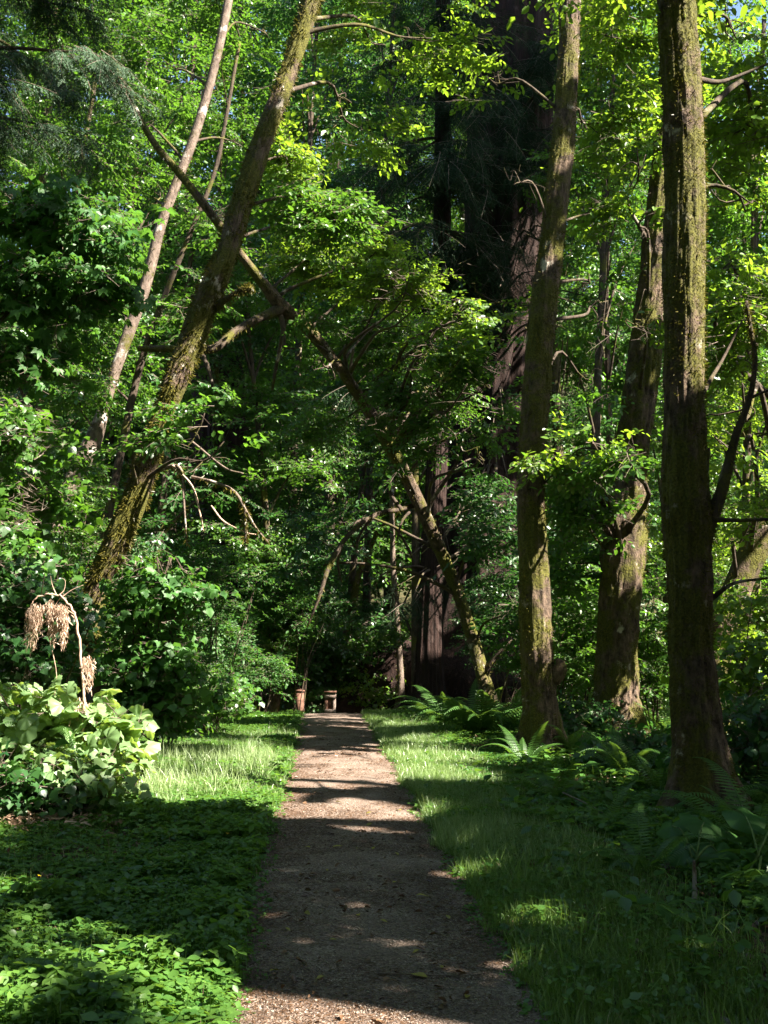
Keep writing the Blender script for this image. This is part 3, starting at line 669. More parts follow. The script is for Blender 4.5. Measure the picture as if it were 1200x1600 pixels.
# --- the straight mossy trunk
R2, f2, p2, r2 = make_tree('alder_tree', 'tall straight mossy trunk with a sunlit band near its foot and a burl',
  [(846, 1200, 62, 17.2), (846, 1165, 56, 17.2), (843, 1090, 52, 17.2), (838, 1000, 50, 17.2), (835, 900, 46, 17.2), (830, 800, 45, 17.3), (833, 690, 44, 17.3), (840, 590, 45, 17.4), (848, 500, 44, 17.4), (860, 400, 42, 17.5), (872, 290, 40, 17.5), (882, 190, 38, 17.6), (888, 80, 35, 17.7), (893, -60, 34, 17.8), (905, -400, 26, 18)], 'bark_mossy', 102,
  [('yellow', 'alder', [B(970, 60, 18.6, (1.0, 1, 1), 36), B(950, 190, 18.8, (.9, 1, .9), 32), B(960, 330, 18.5, (.8, .9, .8), 28), B(760, 120, 18, (.7, .7, .6), 12), B(800, 290, 17, (.45, .4, .25), 5), B(800, -150, 18, (2, 2, 1.2), 60)]),
   ('alder', 'alder', [B(950, 470, 18.6, (.9, .9, .8), 34), B(910, 590, 18.8, (.8, .7, .7), 24), B(905, 440, 18.6, (.5, .6, .6), 12)])], moss=12000, sides=72, amp=.14, n=360, msize=.045)
g = Geo(); c = P(871, 1048, 17.05); g.tube(spline([P(858, 1062, 17.2), P(870, 1052, 17.1), P(876, 1040, 17.05), P(870, 1030, 17.1)], 10), [.10, .13, .15, .14, .13, .12, .1, .08, .05, .02], 10, lump(55, .2)); link('burl', local(g.mesh('burl'), f2), M['bark'], R2)
# --- thick trunk behind, tapering up and right
R3, f3, p3, r3 = make_tree('maple_tree', 'stout bulging trunk standing behind, between the straight mossy trunk and the thickest trunk',
  [(956, 1190, 88, 19), (958, 1150, 76, 19), (962, 1060, 66, 19), (966, 960, 64, 19), (976, 850, 72, 19), (982, 790, 58, 19), (988, 700, 56, 19), (1002, 600, 54, 19), (1012, 500, 48, 19), (1022, 400, 42, 19), (1034, 280, 38, 19), (1045, 120, 34, 19), (1055, -100, 30, 19)], 'bark_mossy', 103,
  [('alder', 'alder', [B(915, 730, 16.6, (.55, .6, .35), 16), B(985, 720, 15.5, (.4, .5, .25), 7), B(910, 800, 18.2, (.6, .7, .6), 24), B(890, 880, 19.5, (.6, .7, .6), 20)]),
   ('yellow', 'alder', [B(1000, 480, 17.2, (.5, .5, .6), 22), B(1010, 330, 17.2, (.5, .5, .7), 22), B(995, 230, 17.2, (.4, .4, .6), 14), B(925, 690, 15.4, (.45, .4, .25), 6), B(845, 725, 16.2, (.3, .3, .15), 3), B(1010, -50, 19, (2, 2, 1.5), 60)])], moss=9000, sides=72, amp=.19, n=300, msize=.045)
# --- leaning trunk at the right border
R4, f4, p4, r4 = make_tree('maple_tree', 'leaning trunk at the right border, its upper side sunlit, behind the thickest trunk',
  [(1096, 1175, 56, 20), (1105, 1120, 50, 20), (1118, 1040, 44, 20), (1130, 980, 44, 20), (1160, 900, 46, 20), (1190, 835, 46, 20), (1235, 740, 42, 20), (1300, 560, 38, 20), (1380, 300, 34, 20)], 'bark_mossy', 104,
  [('yellow', 'alder', [B(1150, 480, 16, (1, 1, 1.0), 40), B(1160, 600, 16, (.9, 1, .9), 36), B(1165, 710, 16, (.9, 1, .8), 32), B(1180, 800, 18, (.6, .8, .5), 16)]),
   ('alder', 'alder', [B(1170, 250, 18, (1.5, 1.2, 1.4), 60), B(1140, 400, 18, (1.2, 1.2, 1.2), 50)])], moss=3500, n=50, msize=.045)
# --- big leaning trunk at the left
R5, f5, p5, r5 = make_tree('maple_tree', 'thick mossy trunk leaning right from the left bank, the nearest of the left trunks',
  [(92, 1190, 54.0, 17), (108, 1090, 45.0, 17), (130, 1000, 41.4, 17), (150, 920, 37.8, 17), (180, 855, 39.6, 17), (208, 790, 39.6, 17), (228, 725, 37.8, 17), (252, 655, 30.6, 17), (273, 600, 37.8, 17), (300, 530, 39.6, 17), (322, 470, 39.6, 17), (352, 400, 37.8, 17), (380, 310, 34.2, 17.2), (412, 215, 32.4, 17.3), (452, 110, 28.8, 17.5), (487, 0, 30.6, 17.6), (520, -110, 25.2, 17.8), (600, -380, 19.8, 18)], 'bark_mossy', 105,
  [('alder', 'alder', [B(320, 645, 15.8, (.6, .5, .3), 13), B(245, 688, 15.8, (.3, .3, .15), 4), B(350, 690, 16, (.5, .4, .25), 8), B(500, 330, 18, (.9, .8, .6), 34)]),
   ('yellow', 'alder', [B(455, 270, 18.3, (.45, .6, .7), 22), B(600, 60, 19, (1.4, 1.2, .8), 46), B(560, 200, 19.5, (1.0, 1, .7), 26), B(680, 60, 18.5, (1, 1, .8), 30), B(620, -120, 19, (2.4, 2, 1.2), 90)])], moss=14000, sides=72, amp=.22, n=340, msize=.065)
# vine climbing its foot
rng = np.random.default_rng(77)
vr = thing('vine', 'leafy vine with broad light green leaves climbing beside the leaning mossy trunk', 'vine', G(205, 1180))
vb = np.array(vr.location)
cs = []
for q in range(9):
    px0 = 192+q*11; c = spline([P(px0, 1130, 16.3), P(px0+rng.uniform(-25, 25), 1030, 16.2), P(px0+rng.uniform(-15, 40), 940, 16.1), P(px0+rng.uniform(-10, 40), 870, 16.2)], 14); cs.append(c)
g = Geo(); [g.tube(c, .010, 5) for c in cs]; link('stem', local(g.mesh('stem'), vb), M['branch'], vr)
bs = []
for c in cs: bs.append(blob(rng, c[4], (.3, .25, .55), 9)); bs.append(blob(rng, c[9], (.3, .25, .45), 8)); bs.append(blob(rng, c[1], (.4, .3, .3), 7))
add_foliage(vr, vb, 'vine', bs, 'maple', rng, name='foliage', twigname='shoots', tintbase=.65)
# hanging dead mossy boughs
hb = [[(248, 735, 8, 16.9), (275, 728, 6, 16.6), (285, 745, 6, 16.5), (288, 790, 4, 16.4), (292, 850, 2.5, 16.4)], [(270, 728, 5, 16.6), (300, 760, 4, 16.4), (312, 800, 3, 16.3), (318, 830, 2, 16.3)],
      [(300, 745, 5, 16.5), (340, 755, 5, 16.2), (368, 770, 5, 16.1), (385, 800, 4.5, 16), (400, 825, 3, 16), (420, 848, 1.5, 16)], [(330, 790, 3, 16.2), (350, 815, 3, 16.1), (385, 832, 2, 16), (400, 835, 1.5, 16)], [(383, 795, 4, 16), (384, 830, 5, 16), (384, 850, 2, 16)], [(300, 690, 4, 16.4), (350, 730, 3.5, 16.1), (380, 740, 2.5, 16)]]
for i, sp_ in enumerate(hb): bough(R5, f5, sp_, mat='dead_stem' if i in (1, 3) else 'bark_pale', seed=200+i, moss=220 if i in (0, 2, 4) else 0, n=16, msize=.07, hang=1.5)
bough(R5, f5, [(335, 480, 16, 17), (350, 470, 12, 16.8), (380, 452, 6, 16.6), (395, 450, 3, 16.5)], seed=210, moss=500, n=14, hang=1.3, msize=.07)
# --- slender pale trunk
R6, f6, p6, r6 = make_tree('alder_tree', 'slender pale trunk leaning right, further left than the thick mossy one',
  [(-25, 1170, 38, 22), (40, 1010, 34, 22), (78, 850, 32, 22), (122, 735, 30, 22), (145, 690, 28, 22), (162, 640, 18, 22), (174, 600, 17, 22), (190, 550, 19, 22), (226, 450, 18, 22), (252, 350, 17, 22), (282, 270, 15, 22), (308, 200, 15, 22), (336, 100, 14, 22), (357, 0, 14, 22), (385, -150, 12, 22)], 'bark_pale', 106,
  [('alder', 'alder', [B(330, 120, 22.5, (1.2, 1, .9), 46), B(250, 90, 23, (1.3, 1.2, 1), 50), B(230, 200, 23, (1, 1, .8), 34), B(380, 230, 23, (1, 1, .9), 34), B(250, 300, 23, (.7, .8, .6), 18), B(150, 500, 24, (.8, .7, .5), 20), B(120, 610, 21, (.6, .8, .4), 14), B(420, 60, 23, (1.3, 1, 1.1), 45)])], moss=2600, n=90, msize=.045)
R7, f7, p7, r7 = make_tree('alder_tree', 'thin dark trunk rising between the pale slender trunk and the thick mossy one',
  [(100, 1130, 18, 25), (150, 900, 15.4, 25), (190, 700, 12.6, 25), (222, 560, 11.2, 25), (262, 450, 9.1, 25), (300, 358, 8.4, 25), (335, 270, 7.0, 25), (352, 190, 6.3, 25), (375, 60, 5.6, 25)], 'branch', 107,
  [('alder', 'alder', [B(335, 0, 24, (1, 1, .9), 30), B(350, 90, 24, (.9, 1, .8), 26), B(330, -90, 24, (1.2, 1, .9), 30), B(300, 480, 24.5, (1.1, 1, .9), 34), B(360, 330, 25, (1.2, 1, 1), 44), B(120, 560, 25, (1, 1, .8), 30)])], n=50)
# --- the long arching trunk
R8, f8, p8, r8 = make_tree('maple_tree', 'long mossy trunk arching up and left across the path from the fern bank',
  [(777, 1155, 30, 23), (768, 1110, 26.5, 23), (755, 1060, 21.1, 23), (742, 1010, 19.5, 23), (724, 950, 18.7, 23), (696, 880, 19.5, 23), (668, 815, 21.1, 22.7), (640, 755, 20.3, 22.5), (610, 700, 21.1, 22), (578, 645, 20.3, 22), (545, 595, 17.2, 21.5), (510, 548, 17.2, 21.3), (478, 510, 18.7, 21), (440, 478, 21.8, 20.8), (405, 435, 15.6, 20.5), (372, 392, 14.0, 20.3), (318, 318, 13.3, 20), (280, 270, 11.7, 20), (240, 222, 10.9, 20), (205, 160, 10.1, 20), (170, 80, 7.8, 20)], 'bark_mossy', 108,
  [('yellow', 'small', [B(480, 400, 22, (.8, .8, .6), 30), B(560, 440, 21.8, (.9, 1, .5), 34), B(650, 480, 18.6, (.9, .9, .5), 44), B(735, 495, 18.2, (.6, .6, .4), 22), B(620, 440, 20.0, (.9, .8, .4), 40), B(690, 540, 20.0, (.9, .8, .5), 36), B(640, 430, 18.6, (.8, .8, .3), 24), B(840, 480, 19.5, (.5, .6, .3), 8), B(675, 540, 19.0, (.6, .6, .35), 26), B(720, 560, 18.6, (.7, .6, .4), 24), B(600, 380, 21, (.5, .6, .3), 10)]),
   ('alder', 'small', [B(690, 565, 19, (.7, .8, .5), 34), B(660, 610, 23.8, (.9, .8, .6), 40), B(735, 680, 20, (.6, .7, .5), 24), B(770, 590, 20, (.6, .6, .6), 22), B(560, 540, 23.5, (1.0, .8, .6), 34), B(760, 640, 21, (.7, .8, .8), 28), B(730, 600, 18.8, (.7, .9, .6), 26), B(500, 660, 23.5, (.8, .8, .7), 20), B(745, 700, 20, (.7, .9, .8), 28), B(700, 640, 24.2, (.7, .8, .7), 22), B(530, 350, 22.5, (.9, .8, .6), 22), B(610, 520, 23, (1, .9, .7), 30), B(650, 700, 21, (.4, .4, .3), 6), B(585, 655, 20.3, (.35, .3, .25), 7), B(655, 625, 21, (.5, .5, .35), 14), B(605, 610, 21.2, (.4, .4, .3), 8), B(680, 660, 20.6, (.45, .45, .35), 10), B(625, 730, 20.8, (.3, .3, .2), 4), B(500, 560, 19.8, (.45, .4, .2), 5), B(500, 500, 20, (.4, .4, .2), 4)]),
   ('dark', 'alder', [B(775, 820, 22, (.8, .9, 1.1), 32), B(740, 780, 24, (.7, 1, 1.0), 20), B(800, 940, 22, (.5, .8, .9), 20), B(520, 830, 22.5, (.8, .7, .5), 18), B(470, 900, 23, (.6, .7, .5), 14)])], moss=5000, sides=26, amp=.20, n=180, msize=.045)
bough(R8, f8, [(440, 482, 20, 20.8), (418, 492, 16, 20.6), (395, 502, 13, 20.4), (365, 520, 13, 20.2), (340, 542, 14, 20), (315, 548, 13, 20), (270, 545, 12, 20), (215, 545, 9, 20)], seed=31, moss=900, n=24)
bough(R8, f8, [(438, 490, 10, 20.8), (443, 515, 8, 20.7), (445, 540, 5, 20.6), (460, 545, 3, 20.5)], seed=32, n=12)
bough(R8, f8, [(312, 545, 9, 20), (325, 575, 7, 19.9), (332, 605, 5, 19.9)], seed=33, n=12)
bough(R8, f8, [(446, 500, 7, 20.8), (432, 570, 6, 21), (425, 610, 4, 21.1)], seed=34, n=12)
bough(R8, f8, [(645, 790, 8.7, 22.7), (622, 797, 7.4, 22.5), (598, 800, 6.8, 22.3), (565, 818, 6.8, 22), (535, 848, 7.4, 21.8), (512, 890, 6.8, 21.6), (498, 935, 5.6, 21.5), (480, 980, 2.5, 21.5)], seed=35, moss=420, n=40, msize=.05, amp=.4)
bough(R8, f8, [(535, 848, 6, 21.8), (528, 880, 4, 21.9), (534, 910, 3, 22)], seed=41, n=10)
bough(R8, f8, [(580, 810, 6, 22.1), (560, 840, 4, 22.2), (556, 880, 3, 22.3), (540, 905, 2, 22.3)], seed=42, n=12)
bough(R8, f8, [(628, 798, 8, 22.5), (612, 775, 6, 22.5), (604, 755, 4, 22.5)], seed=36, n=10)
bough(R8, f8, [(620, 845, 3, 22.4), (628, 815, 4, 22.5), (640, 800, 5, 22.6)], seed=37, n=8)
bough(R8, f8, [(545, 598, 6, 21.5), (549, 565, 5, 21.4), (552, 545, 4, 21.3)], seed=38, n=8, mat='bark_pale')
bough(R8, f8, [(755, 1060, 14, 23), (765, 1040, 10, 22.9), (780, 1020, 6, 22.8), (800, 1000, 4, 22.7)], seed=39, n=10, moss=200)
# --- cedar at the upper left
rng = np.random.default_rng(88)
R9, f9, p9, r9 = make_tree('cedar_tree', 'drooping blue-green conifer hanging into the upper left corner', [(-250, 1300, 60, 12), (-250, 900, 46, 12), (-245, 500, 40, 12), (-240, 100, 34, 12), (-235, -300, 28, 12)], 'redwood', 109, [], n=50)
cur = [([(-240, 150, 12), (-100, 90, 12), (0, 75, 12), (90, 80, 12), (150, 85, 12), (185, 130, 12)], 16), ([(-240, 50, 12), (-60, -30, 12), (60, 0, 12.2), (150, 20, 12.4)], 15), ([(-240, -20, 12), (0, -60, 11.8), (120, -40, 12)], 14), ([(-240, 260, 12.5), (-60, 190, 12.6), (40, 190, 12.8), (120, 215, 13)], 12), ([(-240, 330, 12), (-60, 130, 11.6), (0, 110, 11.6)], 10), ([(-240, 200, 13), (-40, 60, 13.5), (60, 110, 13.6), (130, 150, 13.6)], 14)]
ps = []; Rs = []; ss = []
for row, n in cur:
    c = spline([P(*q) for q in row], 30); g = Geo(); g.tube(c, np.linspace(.035, .006, 30), 6); link('branch', local(g.mesh('branch'), f9), M['branch'], R9)
    for q in range(int(n*3.6)):
        i = int(rng.integers(6, 30)); az = math.atan2(*(c[i]-c[i-1])[[1, 0]])+rng.normal(0, .8); ps.append(c[i]+rng.normal(0, .05, 3)); Rs.append(rotm(np.array([az]), np.array([rng.uniform(-1.0, -.1)]), np.array([rng.normal(0, .4)]))[0]); ss.append(rng.uniform(.5, .95))
add_foliage(R9, f9, 'needle', [(np.array(ps), np.array(Rs), np.array(ss))], 'cedar', rng)
# --- giant redwoods
def redwood(label, spec, seed, drape, n=70):
    rng = np.random.default_rng(seed)
    root, f, pts, rad = make_tree('redwood_tree', label, spec, 'redwood', seed, [], sides=84, amp=.05, n=n, flare=1.35, fl=.10, k=11)
    ps = []; Rs = []; ss = []
    for (px, py, Y, ex, ey, cnt) in drape:
        a = pts[np.abs(pts[:, 2]-P(px, py, Y)[2]).argmin()]; e0 = P(ex, ey, Y)
        for q in range(cnt):
            e = e0+rng.normal(0, .55, 3)*[1.3, 1.3, .8]; m = (a+e)/2+[0, 0, .25]
            c = spline([a, m, e], 14); g = Geo(); g.tube(c, np.linspace(.05, .008, 14), 5); link('branch', local(g.mesh('branch'), f), M['branch'], root)
            for z in range(16):
                i = int(rng.integers(4, 14)); az = math.atan2(*(c[i]-c[i-1])[[1, 0]])+rng.normal(0, .9); ps.append(c[i]+rng.normal(0, .12, 3)); Rs.append(rotm(np.array([az]), np.array([rng.uniform(-.9, 0)]), np.array([rng.normal(0, .4)]))[0]); ss.append(rng.uniform(.7, 1.3))
    if ps: add_foliage(root, f, 'needle_long', [(np.array(ps), np.array(Rs), np.array(ss))], 'redwood_needle', rng)
    return root
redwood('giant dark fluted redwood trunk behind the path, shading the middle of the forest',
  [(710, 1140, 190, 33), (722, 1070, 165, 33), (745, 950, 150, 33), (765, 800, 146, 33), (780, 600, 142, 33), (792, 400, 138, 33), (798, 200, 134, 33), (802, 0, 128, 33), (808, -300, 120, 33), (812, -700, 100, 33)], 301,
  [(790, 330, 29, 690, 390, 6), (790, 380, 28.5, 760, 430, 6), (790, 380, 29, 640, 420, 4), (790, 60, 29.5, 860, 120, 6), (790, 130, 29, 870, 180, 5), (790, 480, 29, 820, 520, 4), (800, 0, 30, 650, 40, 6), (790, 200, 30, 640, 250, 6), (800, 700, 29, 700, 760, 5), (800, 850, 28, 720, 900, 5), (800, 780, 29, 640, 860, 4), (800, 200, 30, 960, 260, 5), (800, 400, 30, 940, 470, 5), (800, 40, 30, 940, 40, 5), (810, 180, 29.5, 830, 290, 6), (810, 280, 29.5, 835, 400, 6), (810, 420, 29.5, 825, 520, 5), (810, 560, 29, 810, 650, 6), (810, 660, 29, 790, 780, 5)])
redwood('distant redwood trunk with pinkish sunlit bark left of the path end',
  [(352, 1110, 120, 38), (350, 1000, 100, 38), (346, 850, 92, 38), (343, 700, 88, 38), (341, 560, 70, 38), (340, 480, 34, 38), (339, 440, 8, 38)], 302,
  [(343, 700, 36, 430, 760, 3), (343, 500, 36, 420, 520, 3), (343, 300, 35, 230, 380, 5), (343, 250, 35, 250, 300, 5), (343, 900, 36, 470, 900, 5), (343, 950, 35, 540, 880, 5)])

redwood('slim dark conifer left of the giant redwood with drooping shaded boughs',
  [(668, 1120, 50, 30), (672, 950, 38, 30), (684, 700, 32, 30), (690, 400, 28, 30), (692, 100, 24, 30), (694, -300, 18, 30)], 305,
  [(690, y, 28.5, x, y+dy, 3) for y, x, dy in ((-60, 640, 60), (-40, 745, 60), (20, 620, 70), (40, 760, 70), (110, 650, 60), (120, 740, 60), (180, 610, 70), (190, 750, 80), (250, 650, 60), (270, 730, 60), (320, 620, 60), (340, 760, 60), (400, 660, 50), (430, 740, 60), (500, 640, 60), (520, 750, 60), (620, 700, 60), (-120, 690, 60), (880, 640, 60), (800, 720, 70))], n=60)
# --- the forest behind: every tree a trunk and a crown of its own
def back_tree(label, px, Y, wd, kind, mat, seed, zs, rad_, n, lean=0, bark='branch', name='broadleaf_tree', top=None):
    rng = np.random.default_rng(seed)
    b = P(px, 1000, Y); b[2] = float(ground(b[0], b[1])); H = zs[1]
    pts = spline([b-[0, 0, .3], b+[lean*.15, 0, H*.3], b+[lean*.5, 0, H*.6], b+[lean, 0, H*.95]], 26); r = np.linspace(wd*Y/FPX/2*1.2, .05, 26)
    root = thing(name, label, 'tree', b, group='trees of the forest behind'); mk_trunk(root, b, pts, r, bark, seed, .12, 14)
    bs = []
    nb = max(5, int((zs[1]-zs[0])/2.2))
    g = Geo()
    for q in range(nb):
        z = zs[0]+(zs[1]-zs[0])*(q+.5)/nb; rr = rad_*(1-.5*abs((q+.5)/nb-.4)); a = rng.random()*6.28
        t = np.clip((z-b[2])/H*25, 0, 25); k = int(min(t, 24)); c0 = pts[k]
        for h in range(2):
            aa = a+h*pi+rng.normal()*.5; c = c0+np.array([cos(aa), sin(aa), 0])*rr*.55+[0, 0, rng.normal()*.4]
            bs.append(blob(rng, c, (rr*.75, rr*.75, rr*.42), int(n/nb/2), scale=(.8, 1.4)))
            k2 = max(k-3, 0); g.tube(spline([pts[k2], (pts[k2]+c)/2+[0, 0, .2], c], 8), np.linspace(.05, .015, 8), 5, caps=False)
    link('branches', local(g.mesh('branches'), b), M['branch'], root)
    add_foliage(root, b, kind, bs, mat, rng)
    return root
BT = [
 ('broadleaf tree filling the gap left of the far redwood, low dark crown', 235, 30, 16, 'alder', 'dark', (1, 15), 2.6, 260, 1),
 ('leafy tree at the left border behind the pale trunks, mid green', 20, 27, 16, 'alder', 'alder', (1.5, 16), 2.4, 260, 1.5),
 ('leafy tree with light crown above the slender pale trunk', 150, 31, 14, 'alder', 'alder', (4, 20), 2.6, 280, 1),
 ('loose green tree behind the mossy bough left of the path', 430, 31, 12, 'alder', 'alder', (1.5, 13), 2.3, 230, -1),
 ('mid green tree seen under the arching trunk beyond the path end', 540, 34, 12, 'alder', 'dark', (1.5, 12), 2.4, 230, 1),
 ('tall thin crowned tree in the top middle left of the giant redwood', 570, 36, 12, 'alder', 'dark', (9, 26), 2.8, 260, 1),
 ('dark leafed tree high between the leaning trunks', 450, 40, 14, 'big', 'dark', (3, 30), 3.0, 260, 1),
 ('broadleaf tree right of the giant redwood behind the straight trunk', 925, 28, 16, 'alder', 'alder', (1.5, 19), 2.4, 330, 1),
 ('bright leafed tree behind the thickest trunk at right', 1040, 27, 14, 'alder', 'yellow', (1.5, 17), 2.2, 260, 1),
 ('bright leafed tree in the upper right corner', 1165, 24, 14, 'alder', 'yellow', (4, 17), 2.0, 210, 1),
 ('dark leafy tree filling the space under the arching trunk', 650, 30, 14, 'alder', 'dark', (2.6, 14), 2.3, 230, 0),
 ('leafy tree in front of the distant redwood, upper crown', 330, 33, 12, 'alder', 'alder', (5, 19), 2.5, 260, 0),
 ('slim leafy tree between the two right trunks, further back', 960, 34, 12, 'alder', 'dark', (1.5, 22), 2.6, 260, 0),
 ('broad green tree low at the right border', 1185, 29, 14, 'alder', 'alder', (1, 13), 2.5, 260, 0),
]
for i, a in enumerate(BT):
    lab, px, Y, wd, kind, mat, zs, rr, n, lean = a
    back_tree(lab, px, Y, wd, kind, mat, 400+i, zs, rr, int(n*(1.7 if Y < 36 else 2.2)), lean)
def copy_tree(o, loc, rz, sc_):
    c = o.copy(); COL.objects.link(c); c.location = loc; c.rotation_euler = (0, 0, rz); c.scale = sc_
    for ch in list(o.children):
        d = ch.copy(); COL.objects.link(d); d.parent = c
        for g2 in list(ch.children):
            e = g2.copy(); COL.objects.link(e); e.parent = d
    return c
FAR = [('at the left border', 20, 45, 0), ('behind the slender pale trunk', 140, 48, 1), ('behind the upper part of the leaning mossy trunk', 260, 44, 1), ('behind the bough of the arching trunk', 395, 49, 0), ('behind the path end', 510, 45, 1),
 ('in the middle, left of the giant redwood', 610, 50, 1), ('behind the giant redwood', 720, 47, 1), ('just right of the giant redwood', 880, 44, 1), ('behind the stout bulging trunk', 980, 49, 0), ('behind the thickest trunk', 1080, 44, 2), ('at the right border', 1200, 47, 2)]
FP = {}
SLOPE = ['beyond the left border', 'above the dead sapling', 'between the left border and the slender pale trunk', 'behind the vine bank', 'left of the distant redwood', 'behind the thin dark trunk', 'above the two posts', 'over the end of the path', 'behind the slim dark conifer', 'half hidden by the giant redwood', 'behind the straight mossy trunk', 'behind the stout bulging trunk', 'between the stout and the thickest trunk', 'in the upper right corner']
rng = np.random.default_rng(4040)
for i, (lab, px, Y, k) in enumerate(FAR+[(None, x, 58+(x*7 % 9), x//97 % 2) for x in range(-60, 1290, 97)]):
    q = P(px, 1000, Y); loc = (q[0], q[1], float(ground(q[0], q[1])))
    if k not in FP:
        FP[k] = back_tree('x', px, Y, 18, 'big', ['alder', 'alder', 'alder'][k], 450+k, [(.8, 37), (.8, 38), (.8, 27)][k], 3.7, [950, 950, 700][k], 1); t = FP[k]
    else: t = copy_tree(FP[k], loc, rng.random()*6.28, (rng.uniform(.9, 1.15),)*2+(rng.uniform(.88, 1.1),))
    if lab is None: lab2 = 'tall forest tree on the far slope, '+SLOPE[i-len(FAR)]
    t['label'] = 'tall forest tree far '+lab if lab else lab2
    if lab is None: t['group'] = 'trees on the far slope'
R10 = make_tree('alder_tree', 'thin pale mossy sapling trunk beyond the path, right of the two posts',
  [(625, 1110, 11, 31), (626, 1060, 10, 31), (621, 980, 9, 31), (615, 900, 9, 31), (613, 830, 8, 31), (612, 740, 7, 31), (610, 600, 6, 31)], 'bark_pale', 110, [('alder', 'small', [B(620, 985, 30.8, (.5, .4, .5), 12), B(600, 700, 31, (.9, .9, .9), 26)])], moss=1500, n=50, msize=.07)
make_tree('maple_tree', 'mossy forked understory tree just left of the arching bough, behind the posts',
  [(512, 1160, 20, 33), (520, 1110, 16, 33), (530, 1040, 13, 33), (548, 960, 11, 33), (560, 900, 9, 33), (590, 830, 7, 33)], 'bark_mossy', 111, [('dark', 'alder', [B(520, 1020, 32, (1.2, 1, .45), 26), B(450, 1040, 31.5, (1.2, 1, .4), 26), B(560, 930, 33, (1.2, 1, .8), 30)])], moss=1800, n=40, msize=.07)
make_tree('maple_tree', 'bare mossy stems rising left of the posts in the shade',
  [(420, 1165, 18, 31), (430, 1100, 14, 31), (445, 1030, 10, 31), (455, 960, 9, 31), (480, 880, 6, 31)], 'bark_mossy', 112, [('dark', 'alder', [B(420, 960, 31, (1.2, 1, .8), 30), B(480, 860, 31, (1.1, 1, .7), 26)])], moss=900, n=30, msize=.06)
# big-leaved maple boughs at the left
make_tree('maple_tree', 'bigleaf maple with large dark leaves reaching in from the left border',
  [(-60, 1250, 50, 15), (-50, 900, 40, 15), (-40, 600, 34, 15.2), (-30, 350, 30, 15.4), (-10, 100, 24, 15.6)], 'bark_mossy', 113,
  [('maple', 'maple', [B(60, 330, 15.5, (.9, .8, .5), 26), B(130, 370, 15.5, (.8, .8, .5), 26), B(150, 450, 15.5, (.6, .7, .4), 18), B(60, 460, 15.5, (.8, .8, .5), 24), B(20, 560, 15.5, (.8, .8, .5), 20)]),
   ('alder', 'vine', [B(30, 690, 14.6, (.7, .8, .5), 36), B(45, 790, 14.6, (.6, .7, .5), 36), B(20, 870, 14.4, (.6, .7, .5), 34), B(50, 900, 16.5, (.5, .6, .5), 24)])], moss=800, n=50)
# --- trees added beyond the frame to block sun and sky light
def roof_tree(label, x, y, seed, z0, z1, rad_, n, cull, H=None):
    rng = np.random.default_rng(seed); b = np.array([x, y, float(ground(x, y))]); H = z1
    pts = spline([b-[0, 0, .3], b+[.2, 0, H*.3], b+[.1, .2, H*.6], b+[.3, 0, H*.97]], 24)
    root = thing('added_shade_tree', label, 'tree', b, group='trees added beyond the frame for shade'); mk_trunk(root, b, pts, np.linspace(.20, .05, 24), 'bark_mossy', seed, .12, 16)
    m = n; th = rng.random(m)*2*pi; rr = rad_*np.sqrt(rng.random(m)); z = rng.uniform(z0, z1, m); rr = rr*np.where(z > z1-5, np.clip((z1+1-z)/6, .2, 1), 1)
    pos = np.stack([x+rr*np.cos(th), y+rr*np.sin(th), z], -1)
    R = rotm(th+rng.normal(0, .6, m), rng.normal(-.1, .35, m), rng.normal(0, .5, m)); s = rng.uniform(.8, 1.25, m)
    px, py, zz = proj(pos); keep = ~((zz > 0) & (px > -80) & (px < 1290) & (py > -100) & (py < 1500) & (zz < 24))
    me, tw = foliage('roof', pos[keep]-R[keep][:, :, 0]*.8, R[keep], s[keep], rng, roof=cull, cull=False)
    link('crown', local(me, b), M['alder'], root); link('branches', local(tw, b), M['twig'], root)
    g = Geo()
    for q in range(14):
        zq = z0+(z1-z0)*q/14; k = int(np.clip(zq/H*23, 0, 23)); a = rng.random()*6.28; e = pts[k]+np.array([cos(a)*rad_*.8, sin(a)*rad_*.8, .8])
        ev = (e+pts[k])/2; eu, evv, _ = uvw(np.array([ev, e, pts[k]*.4+e*.6]))
        if not cull or openness(eu, evv).max() < .15: g.tube(spline([pts[k], (pts[k]+e)/2+[0, 0, .3], e], 9), np.linspace(.06, .015, 9), 6)
    if g.V: link('limbs', local(g.mesh('limbs'), b), M['branch'], root)
ry = [(-4, 10.5), (0, 10.2), (4, 10.3), (8, 10.8), (12, 11.6), (16, 12.8), (20, 14.2), (24.5, 16), (29, 18), (34, 20), (39, 22), (44, 25)]
ordn = ['behind the camera', 'level with the camera', 'nearest the foreground', 'beside the thickest trunk', 'beside the right fern bank', 'beside the stout bulging trunk', 'beyond the right border trunks', 'beyond the far right shrubs', 'deep in the right-hand wood', 'beside the giant redwood', 'beyond the giant redwood', 'furthest off in the right-hand wood']
for i, (y, x) in enumerate(ry):
    roof_tree('tall leafy tree added beyond the frame for shade, on the sunny side, '+ordn[i], x, y, 500+i, 2.5, 29 if i < 5 else 44, 3.6, 780 if i < 5 else 1150, True)  # added row, crowns cut open where sunlight is wanted
for i, (x, y) in enumerate([(22.5, 25), (25, 30.5), (28, 36)]):
    roof_tree('tall leafy tree added beyond the frame for shade, second row on the sunny side, '+['nearest', 'middle', 'furthest'][i], x, y, 530+i, 4, 46, 4.2, 1100, True)  # extra row added to keep sun off the giant redwood
